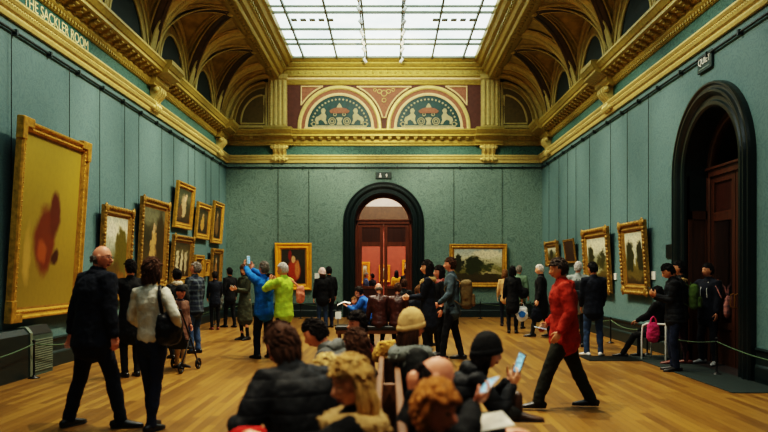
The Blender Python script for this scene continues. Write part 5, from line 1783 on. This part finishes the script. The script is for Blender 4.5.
# ---- standing, centre and right
p14 = person('long-haired woman in navy coat with tan fur collar, hands clasped, looking left', *P(428, 12.4), -88, dict(H=1.75, female=True, L=(-.04, .32, 1.16), R=(.05, .33, 1.15), palmL=(.9, -.2, .2), palmR=(-.9, -.2, .2), curlL=.7, curlR=.7), 'pale', ('long', hDk), (ink, 'thigh', 1.1), (black,), (18, 17, 17), 'mid', fur=(furT, .10, .042))
p15 = person('dark-haired person in pink scarf between the fur-collared woman and the backpacker', *P(440, 13.6), -105, dict(H=1.66, female=True), 'pink', ('bob', hDk), (black, 'thigh', 1.0), (black,), (18, 17, 17), 'mid', scarf=cloth('dusky pink', (190, 110, 100)))
p16 = person('tall man in steel blue jumper with brown backpack, walking left', *P(452, 12.95), -84, dict(H=1.82, stride=.34, L=(-.24, .22, 1.0), R=(.24, .12, 1.02), lean=2), 'pink', ('short', hBr), (steel, 'hip', 1.03, 'jumper'), (cloth('black jeans', (20, 22, 28)), 1.05), (22, 20, 18), 'mid')
backpack(p16, 'brown canvas backpack worn by the tall man in steel blue', khaki, cloth('tan canvas', (104, 84, 54)), (.36, .21, .52))
p17 = person('blonde woman in beige top standing before the meadow landscape', *P(505, 20.9), 8, dict(H=1.60, female=True), 'pale', ('bob', hLb), (beige, 'hip', 1.0), (navy,), (20, 20, 22), 'far')
p18 = person('woman in black coat carrying a white plastic carrier bag', *P(512.5, 18.5), 12, dict(H=1.69, female=True, R=(.26, .04, .84)), 'warm', ('bob', hBk), (black, 'thigh', 1.02), (black, .95), (16, 15, 15), 'far')
q = wpt(p18, p18.hand_pos['R'])
cb = soft_bag('carrier_bag', 'white plastic carrier bag with blue print in the hand of the woman in black', q, (.34, .15, .34), surf('white plastic film', (226, 228, 226), .35, vary=.06), -.15)
mb = MB(); N = 24
mb.add([(.02 + math.cos(2 * PI * i / N) * (.088 + .012 * math.sin(5 * 2 * PI * i / N)), -.096, -.31 + math.sin(2 * PI * i / N) * .085) for i in range(N)], [tuple(range(N))])
mb.add([(-.09 + .02 * math.sin(i), -.094, -.26 - .02 * i) for i in range(3)], [(0, 1, 2)])
mb.build('blue_print', surf('blue print', (22, 104, 172), .5, vary=.3, vscale=30), cb)
p19 = person('grey-haired man in sage green shirt with dark shoulder bag', *P(519, 20.0), 22, dict(H=1.72, yaw=10), 'pink', ('short', hGr), (sage, 'hip', 1.08, 'shirt'), (navy,), (18, 17, 17), 'far')
soft_bag('shoulder_bag', 'dark shoulder bag on the man in sage green shirt', wpt(p19, (.16, -.20, 1.16)), (.34, .15, .24), black, .4,
         strap=[wpt(p19, v) for v in ((.20, -.2, 1.1), (.05, -.16, 1.28), (-.12, -.04, 1.475), (-.10, .10, 1.38), (.12, .16, 1.15), (.22, .0, 1.08))], handles=False)
p20 = person('white-haired man in long black coat walking behind the red jacket', *P(541, 17.4), -72, dict(H=1.74, stride=.42, pitch=8, R=(.24, -.02, .86)), 'pale', ('crop', hWh), (black, 'thigh', 1.12), (char, 1.0), (18, 17, 17), 'mid')
soft_bag('tote_bag', 'dark tote bag carried by the white-haired man in long coat', wpt(p20, p20.hand_pos['L']), (.30, .10, .30), ink, .2)
p21 = person('dark-haired man in red jacket striding left across the open floor', *P(564.5, 8.35), -86, dict(H=1.76, stride=.66, lean=4, R=(.24, .16, .98), L=(-.26, .10, .92), poleR=(.4, -1, -.2), palmR=(-.9, 0, -.1), pitch=10, curlR=.5, toes=(4, 4)),
             'tan', ('short', hairmat('dark grey brown', (62, 52, 46))), (redo, 'hip', 1.22), (olive, 1.28), (18, 16, 15), 'near', collar=redo, hood=redo)
phone(p21, 'R', 'pale phone in the hand of the man in red jacket', (200, 200, 198), up=(0, .9, .2), face=(0, -.2, 1), off=(-.02, .03, .0))
p22 = person('white-haired man in grey jacket with dark backpack by the river landscape', *P(578, 15.2), 14, dict(H=1.77, yaw=14), 'pink', ('crop', hWh), (cloth('pale grey', (150, 156, 150)), 'hip', 1.08), (char, 1.05), (24, 22, 22), 'mid')
backpack(p22, 'dark grey backpack on the white-haired man in grey jacket', cloth('pack grey', (40, 48, 52)), None, (.28, .15, .42))
p23 = person('young man in navy jacket, blue jeans and white trainers', *P(593.5, 13.5), 4, dict(H=1.74, yaw=-30, pitch=6, L=(-.20, .16, .95), R=(.20, .16, .95), feet=((-.13, 0, 0), (.14, .02, 0)), toes=(30, 25)), 'tan', ('short', hBk), (ink, 'hip', 1.06), (jeans2, 1.02), trainer, 'mid')
p24 = person('young man in black padded jacket bent over his phone by the doorway', *P(675, 11.5), -80, dict(H=1.71, lean=5, pitch=30, L=(-.05, .30, 1.24), R=(.06, .31, 1.22), palmL=(.6, -.6, .5), palmR=(-.6, -.6, .5), handL=(.2, .7, .5), handR=(-.2, .7, .5), curlL=.6, curlR=.6),
             'tan', ('short', hBk), (puff, 'hip', 1.12), (jeans, 1.05), (18, 17, 17), 'mid', collar=black)
phone(p24, 'L', 'dark phone held close by the young man in padded jacket', (26, 26, 28), up=(0, .6, .7), face=(0, -.8, .5), off=(.05, .02, .03))
p25 = person('woman with green backpack and chestnut boots behind the padded jacket', *P(680, 12.3), -62, dict(H=1.74, female=True, yaw=-14, stride=.2), 'tan', ('tied', hBk), (char, 'hip', 1.05), (cloth('plum', (60, 34, 40)), .95), boots, 'mid', boot=True, fur=(furT, .085, .03))
backpack(p25, 'moss green backpack worn by the woman in chestnut boots', green, None, (.28, .16, .44))
def cords(s, r):
    for sg in (-1, 1):
        mb = MB(); k = s.k
        mb.tube([s.N + s.cf * .085 * k + s.right * sg * .05 * k - s.up * .03 * k, s.C + s.cf * .155 * k + s.right * sg * .06 * k, s.W + s.cf * .145 * k + s.right * sg * .065 * k + s.up * .06 * k], .006, n=6)
        mb.build('draw_cord', M_white, r)
p26 = person('man in navy anorak with pale cords leaning in the side doorway', 5.56, 12.35, -122, dict(H=1.70, L=(-.22, .10, .88), R=(.30, .24, 1.22), poleR=(.8, -.4, -.5), yaw=16, feet=((-.16, .06, 0), (.15, -.02, 0)), toes=(16, 16)), 'tan', ('short', hBk), (navy, 'hip', 1.12), (cloth('black denim', (18, 20, 28)), 1.0), surf('grey trainer', (150, 154, 156), .5), 'mid', collar=navy, extra=cords)
soft_bag('shoulder_bag', 'pale pink patterned bag at the side of the man in navy anorak', wpt(p26, (-.30, -.10, 1.20)), (.30, .14, .34), cloth('bag print', (176, 120, 110), 'check', (80, 70, 76)), .9,
         strap=[wpt(p26, v) for v in ((-.28, -.12, 1.16), (-.22, -.12, 1.34), (-.14, -.04, 1.46), (-.18, .08, 1.36), (-.28, .06, 1.16))], handles=False)

# ---- seated by the side doorway
ch = empty('visitor_chair', (4.95, 13.05, 0), rad(-52)); tag(ch, 'white-framed chair against right wall by the side doorway', 'chair')
mb = MB().rbox((-.22, -.22, .41), (.22, .22, .45), .02); mb.build('seat', black, ch)
mb = MB()
mb = MB().rbox((-.20, -.235, .56), (.20, -.205, .84), .015); mb.build('backrest', black, ch)
for sx in (-1, 1):
    mb = MB(); mb.tube([(sx * .22, .22, .0), (sx * .22, .22, .40), (sx * .22, .20, .62), (sx * .22, .12, .66), (sx * .22, -.22, .66)], .018, n=8); mb.build('leg', M_white, ch, True)
    mb = MB(); mb.tube([(sx * .22, -.22, .0), (sx * .22, -.22, .84)], .018, n=8); mb.build('leg', M_white, ch, True)
p27 = person('person in black seated on the white-framed chair, one leg stretched out', 4.95, 13.05, -128 + 70, dict(H=1.68, seat=.43, lean=-4, pitch=14, feet=((-.12, .62, 0), (.12, .40, 0)), L=(-.10, .36, .70), R=(.10, .36, .70), palmL=(0, 0, -1), palmR=(0, 0, -1)), 'tan', ('short', hBk), (black, 'hip', 1.05), (black,), (16, 15, 15), 'mid')
p27.root.rotation_euler = (0, 0, rad(48)); ch.rotation_euler = (0, 0, rad(48))
soft_bag('shopping_bag', 'bright pink shopping bag hanging from the arm of the white-framed chair', V((4.78, 12.84, .80)), (.25, .12, .32), pinkc, .1)

# ---- on the long bench, left side
s1 = person('brown-haired man in bulky black coat hunched forward, back to camera', -.46, 4.0, -38, dict(H=1.74, seat=.41, lean=20, yaw=-16, pitch=28, L=(-.27, .34, .74), R=(.10, .42, .72), poleL=(-.5, -.7, -.4), palmL=(.2, 0, -1), feet=((-.16, .44, 0), (.14, .42, 0))),
            'pink', ('bob', hBr), (puff, 'hip', 1.32), (black, 1.1), (18, 16, 15), 'near', collar=puff, group=SEAT)
s2 = person('blonde woman with pale fur collar gazing left from the near bench end', -.245, 3.38, -84, dict(H=1.58, female=True, seat=.36, lean=-12, pitch=14, yaw=-34, L=(-.12, .33, .84), R=(.16, .32, .66), palmL=(0, 0, -1), palmR=(0, 0, -1)), 'pale', ('wavy', hBl), (black, 'thigh', 1.22), (black,), (20, 18, 18), 'near', group=SEAT, fur=(furT, .135, .060))
s3 = person('fair-haired child squeezed between the black coat and the blonde woman', -.34, 4.58, -90, dict(H=1.20, child=True, seat=.375, lean=4, pitch=8), 'pale', ('wavy', hairmat('fair', (206, 172, 108))), (ink, 'hip', 1.1), (jeans,), (30, 28, 28), 'near', group=SEAT)
s4 = person('long-haired brunette leaning on the bench back beyond the blonde woman', -.24, 5.1, -62, dict(H=1.56, female=True, seat=.34, lean=-4, yaw=20, pitch=12, R=(.24, .2, .74)), 'pale', ('bob', hBr), (cloth('dark brown', (44, 34, 30)), 'hip', 1.1), (black,), (20, 18, 18), 'mid', group=SEAT)
s5 = person('person in grey striped hooded top bent low over their knees', -.25, 5.8, -78, dict(H=1.70, seat=.41, lean=33, pitch=30, L=(-.10, .55, .56), R=(.10, .55, .58)), 'pink', ('short', hDk), (greyj, 'hip', 1.12), (jeans,), (22, 22, 24), 'mid', group=SEAT, hood=cloth('plain grey', (96, 98, 96)))
s6 = person('dark-haired woman whose face shows past the brunette, far end of bench', -.29, 6.75, -128, dict(H=1.54, female=True, seat=.38, lean=0, yaw=0), 'pink', ('bob', hDk), (maroon, 'hip', 1.0), (black,), (20, 18, 18), 'mid', group=SEAT)
mb = MB()
# ---- on the long bench, right side
s7 = person('ginger curly-haired woman in black at the near bench end, facing right', .25, 3.02, 84, dict(H=1.52, female=True, seat=.335, lean=-11, pitch=14, yaw=34, L=(-.10, .36, .64), R=(.12, .36, .62), palmL=(0, 0, -1), palmR=(0, 0, -1)), 'pink', ('curly', hGi), (cloth('ink black', (14, 16, 24)), 'hip', 1.2), (char,), (20, 18, 18), 'near', group=SEAT, collar=black)
s8 = person('bald man looking down at his phone beside the ginger woman', .22, 3.66, 88, dict(H=1.66, seat=.34, lean=-8, pitch=46, R=(.16, .19, .96), L=(0, .38, .79), poleR=(.9, -.2, -.5), palmR=(-.5, -.5, .6), palmL=(0, 0, -1), handR=(-.1, .7, .5), curlR=.6), 'pink', ('bald', hDk), (black, 'hip', 1.15), (char, 1.1), (22, 20, 18), 'near', group=SEAT)
phone(s8, 'R', 'pale phone held by the bald man on the bench', (206, 196, 196), up=(-.6, .5, .35), face=(.1, -.5, .8), off=(-.02, .03, .02))
s9 = person('woman in black knit hat and padded coat leaning to a bright phone', .36, 5.0, 88, dict(H=1.58, female=True, seat=.39, lean=36, pitch=6, L=(-.06, .50, .84), R=(.05, .50, .82), poleL=(-.6, -.4, -.8), poleR=(.6, -.4, -.8), palmL=(.7, -.4, .4), palmR=(-.7, -.4, .4), handL=(.1, .5, .7), handR=(-.1, .5, .7), curlL=.6, curlR=.6,
            feet=((-.10, .40, 0), (-.06, .56, .54)), kneeR=(.9, .3, .4)), 'pale', ('bob', hDk), (puff, 'thigh', 1.2), (char,), surf('brown boot leather', (66, 44, 30), .45), 'near', hat=('beanie', black), group=SEAT, hood=puff, boot=True)
phone(s9, 'L', 'glowing phone in the hands of the woman in black knit hat', (40, 44, 50), up=(.1, .3, .9), face=(.5, -.9, .3), off=(.05, .03, .06), screen=(150, 214, 240))
s10 = person('visitor in tan knit hat with thick grey fur collar, facing right', .24, 5.75, 74, dict(H=1.70, seat=.37, lean=-9, yaw=-10, pitch=4), 'pink', ('wavy', hBr), (char, 'thigh', 1.22), (black,), (20, 18, 18), 'mid', hat=('beanie', tan), fur=(furG, .13, .07), group=SEAT)
# things on and about the bench
mb = MB()
pts = [V((-.11, 6.42, .84)), V((-.06, 6.42, .92)), V((.03, 6.42, .93)), V((.11, 6.42, .88)), V((.15, 6.43, .76))]
mb.tube(pts, [.055, .07, .072, .07, .055], n=12)
for i in range(240):
    p = pts[random.randrange(4)].lerp(pts[random.randrange(1, 5)], random.random() * .5)
    a = random.uniform(0, 2 * PI)
    mb.ball(p + V((math.cos(a) * .02, math.sin(a) * .055, abs(math.sin(a * 2)) * .05)), random.uniform(.012, .022), 6, 4)
tag(mb.build('fur_stole', furY, None, True), 'yellowish fur stole draped over the bench back before the tan knit hat', 'stole')
soft_bag('tote_bag', 'cream canvas bag on the bench seat behind the bald man', V((.135, 4.35, .98)), (.26, .12, .42), cream, PI / 2)
soft_bag('purse', 'small red purse held up by the blonde woman on the bench', wpt(s2, s2.hand_pos['L']) + V((-.01, 0, .06)), (.20, .08, .13), cloth('scarlet', (200, 40, 30)), .3, handles=False)
mb = MB(); 
mb.rbox((-.10, -.075, -.0015), (.10, .075, .0015), .001, Matrix.Translation((.50, 3.52, .875)) @ Matrix.Rotation(.25, 4, 'Z') @ Matrix.Rotation(-.12, 4, 'Y') @ Matrix.Rotation(.3, 4, 'X'))
tag(mb.build('leaflet', surf('pale paper', (214, 208, 192), .7)), 'pale folded leaflet lying over the forearm of the bald man', 'leaflet')

# ---- on the short bench
m1 = person('bald person in brown leather jacket, left of two with backs turned', gx(379.5, 15.2), 15.2, -8, dict(H=1.72, seat=.45, lean=12, pitch=16), 'pink', ('bald', hGr), (brownl, 'hip', 1.0), (black,), (20, 18, 18), 'far', group=SEAT2)
m2 = person('person in brown leather jacket, right of two with backs turned', gx(397, 15.2), 15.2, 8, dict(H=1.70, seat=.45, lean=12, pitch=12), 'pink', ('short', hBr), (brownl, 'hip', .98), (black,), (20, 18, 18), 'far', group=SEAT2)
m3 = person('person in dark coat at the right end of the short bench, facing right', gx(411, 15.3), 15.3, 70, dict(H=1.62, seat=.45, lean=16, pitch=16), 'pink', ('short', hLb), (ink, 'hip', 1.12), (black,), (20, 18, 18), 'far', group=SEAT2)
m4 = person('person in bright blue top leaning left over a map on the short bench', gx(371, 15.6), 15.6, -78, dict(H=1.62, seat=.45, lean=24, pitch=24, L=(-.12, .50, .84), R=(.12, .48, .84), palmL=(0, 0, 1), palmR=(0, 0, 1)), 'pink', ('short', hDk), (cloth('mid blue', (44, 100, 176)), 'hip', 1.1), (jeans,), (20, 18, 18), 'far', group=SEAT2)
c = wpt(m4, (0, .60, .90))
mb = MB(); mb.add([c + V(v) for v in ((-.16, -.11, -.04), (-.01, -.12, .03), (.13, -.11, .0), (.13, .11, .02), (-.01, .10, .05), (-.16, .11, -.02))], [(0, 1, 4, 5), (1, 2, 3, 4)])
tag(mb.build('map', surf('map paper', (226, 224, 216), .7)), 'open white map held by the person in bright blue top', 'map')
m5 = person('small child in teal jumper standing beside the short bench', gx(354, 15.9), 15.9, 150, dict(H=.96, child=True, R=(.16, .14, .9)), 'pink', ('short', hLb), (teal, 'hip', 1.25, 'jumper'), (jeans, 1.2), (30, 28, 28), 'far')
m6 = person('person in black standing just beyond the short bench, back turned', gx(404, 17.2), 17.2, 8, dict(H=1.34, child=True, lean=6), 'pink', ('short', hBr), (char, 'hip', 1.1), (black,), (20, 18, 18), 'far')

# pushchair beside the child in the cap
pc = empty('pushchair', (gx(177, 11.5), 11.5, 0), rad(-12)); tag(pc, 'dark folded-back pushchair beside the child in the cap', 'pushchair')
mb = MB()
mb.tube([(-.2, -.25, 0), (-.2, -.25, .1)], .005, n=4) if False else None
for sx in (-.22, .22):
    mb.tube([(sx, .30, .10), (sx, .05, .50), (sx, -.28, 1.0)], .013, n=8)
    mb.tube([(sx, -.28, .10), (sx, .02, .55)], .013, n=8)
mb.tube([(-.22, -.28, 1.0), (0, -.30, 1.01), (.22, -.28, 1.0)], .016, n=8)
mb.tube([(-.22, .0, .5), (.22, .0, .5)], .010, n=8)
mb.build('frame', M_black, pc, True)
mb = MB(); mb.tube([(0, .22, .36), (0, .02, .38), (0, -.08, .50), (0, -.20, .82)], [.20, .21, .20, .18], [.03, .035, .03, .02], side=V((1, 0, 0)), n=14); mb.build('seat', char, pc, True)
for sx in (-.22, .22):
    for yy in (.30, -.28):
        mb = MB(); mb.tube([V((sx, yy + math.cos(t) * .075, .093 + math.sin(t) * .075)) for t in [2 * PI * i / 18 for i in range(18)]], .018, n=7, closed=True); mb.tube([(sx - .02, yy, .093), (sx + .02, yy, .093)], .02, n=8)
        mb.tube([(sx, yy - .07, .093), (sx, yy + .07, .093)], .006, n=5); mb.tube([(sx, yy, .02), (sx, yy, .165)], .006, n=5)
        mb.build('wheel', M_black, pc, True)
# small white notice on a low stand before the end wall
ns = empty('notice_stand', (gx(338, 21.0), 21.0, 0)); tag(ns, 'low black stand with small white notice before the end wall', 'notice stand')
mb = MB(); mb.lathe([(.12, 0), (.12, .015), (.015, .03), (.012, .22)], None, 14); mb.build('stand', M_black, ns, True)
mb = MB().rbox((-.09, -.012, .20), (.09, .012, .42), .005, Matrix.Rotation(-.2, 4, 'X')); mb.build('notice', M_white, ns)

# ---- the red room beyond
a, b = at(361, 262, 33), at(370, 284, 33)
picture('far', a.x - .05, b.x, b.z, a.z, .12, landscape('far one', [(.5, .5, .2, .3, (150, 110, 60), .4)]), 'gold-framed picture in the red room, left pane of the end door', frame=G_yellow, ornate=False, tilt=.05, wires=False)
a, b = at(379, 265, 33), at(388, 282, 33)
picture('far', a.x, b.x + .1, b.z, a.z, .10, landscape('far two', [(.5, .5, .2, .3, (120, 100, 60), .4)]), 'gold-framed picture in the red room, behind the middle of the end door', frame=G_yellow, ornate=False, tilt=.05, wires=False)
a, b = at(402, 260, 33), at(409, 284, 33)
picture('far', a.x, b.x + .2, b.z, a.z, .10, landscape('far three', [(.5, .5, .2, .3, (120, 80, 50), .4)]), 'gold-framed picture in the red room, right pane of the end door', frame=G_yellow, ornate=False, tilt=.05, wires=False)
person('person in grey blue top in the red room, left pane', gx(366, 28.6), 28.6, 100, dict(H=1.50), 'pink', ('short', hGr), (cloth('slate blue', (70, 92, 130)), 'hip', 1.1), (jeans,), (20, 18, 18), 'far', group=FAR)
person('person in navy beside the grey blue top in the red room', gx(372.5, 28.0), 28.0, -60, dict(H=1.46), 'pink', ('short', hDk), (navy, 'hip', 1.1), (jeans2,), (20, 18, 18), 'far', group=FAR)
person('dark-haired woman in yellow top in the red room, right pane', gx(396.5, 29.0), 29.0, -8, dict(H=1.58, female=True), 'pink', ('long', hBk), (yellow, 'thigh', 1.1), (black,), (20, 18, 18), 'far', group=FAR)
person('person in black coat at the right edge of the door glass in the red room', gx(406, 28.2), 28.2, 30, dict(H=1.66), 'pink', ('short', hDk), (black, 'thigh', 1.1), (black,), (20, 18, 18), 'far', group=FAR)

finalize()

# ================================================================== light and camera
def area(name, loc, size, energy, c, rot=(0, 0, 0), sy=None):
    l = bpy.data.lights.new(name, 'AREA'); l.energy = energy; l.color = c; l.size = size
    if sy: l.shape = 'RECTANGLE'; l.size_y = sy
    o = bpy.data.objects.new(name, l); COL.objects.link(o); o.location = loc; o.rotation_euler = rot
    return o
def spot(name, loc, target, energy, c, ang=60, blend=.6, r=.05):
    l = bpy.data.lights.new(name, 'SPOT'); l.energy = energy; l.color = c; l.spot_size = rad(ang); l.spot_blend = blend; l.shadow_soft_size = r
    o = bpy.data.objects.new(name, l); COL.objects.link(o); o.location = loc
    o.rotation_euler = (V(target) - V(loc)).to_track_quat('-Z', 'Y').to_euler()
    return o
WARM = (1.0, .85, .60)
zt = SZ - .45
for (y, e) in ((12.0, 1100), (15.5, 1200), (19.0, 1200), (22.0, 1100)):
    spot('track_lamp_left', (-.95, y, zt), (XL, y, 2.6), e * .55, WARM, 62)
    spot('track_lamp_right', (.55, y, zt), (XR, y, 2.4), e * .40, WARM, 60)
spot('track_lamp_end', (-.95, 20.4, zt), (-3.2, 25, 2.6), 700, WARM, 56)
spot('track_lamp_end', (.55, 20.4, zt), (3.0, 25, 2.6), 620, WARM, 56)
spot('track_lamp_end', (-.2, 19.2, 7.9), (-.2, 25, 7.3), 420, WARM, 74)  # added fill, hung between and below the tracks to brighten the attic
for (x, y) in ((-1.8, 13.5), (1.0, 10.0), (2.2, 17.5), (-.6, 7.5), (-1.2, 19)):
    spot('track_lamp_floor', (-.95 if x < 0 else .55, y, zt), (x, y - .6, 0), 1000, WARM, 74, .9)
spot('bench_fill_left', (-3.6, 2.2, 8.1), (-.3, 4.2, .9), 520, WARM, 34, .8)  # unseen fill added to brighten the faces on the bench
spot('bench_fill_right', (3.3, 2.2, 8.1), (.5, 4.2, .9), 520, WARM, 34, .8)  # matching added fill from the right
area('red_room_laylight', (0, 29.3, 6.1), 5.5, 420, (1.0, .93, .82), sy=5.0)
w = bpy.data.worlds.new('World'); SC.world = w; w.use_nodes = True
w.node_tree.nodes['Background'].inputs['Color'].default_value = (.05, .06, .06, 1)
w.node_tree.nodes['Background'].inputs['Strength'].default_value = .5

cam = bpy.data.cameras.new('camera'); co_ = bpy.data.objects.new('camera', cam); COL.objects.link(co_)
co_.location = (0, 0, EYE); co_.rotation_euler = (PI / 2, 0, 0)
cam.sensor_width = 36; cam.lens = F / 768 * 36
cam.shift_x = -5 / 768; cam.shift_y = 55 / 768
cam.clip_start = .05; cam.clip_end = 200
cam.dof.use_dof = True; cam.dof.focus_distance = 15.0; cam.dof.aperture_fstop = 1.3
SC.camera = co_
SC.view_settings.view_transform = 'Filmic'
SC.view_settings.look = 'High Contrast'
SC.view_settings.exposure = 1.1
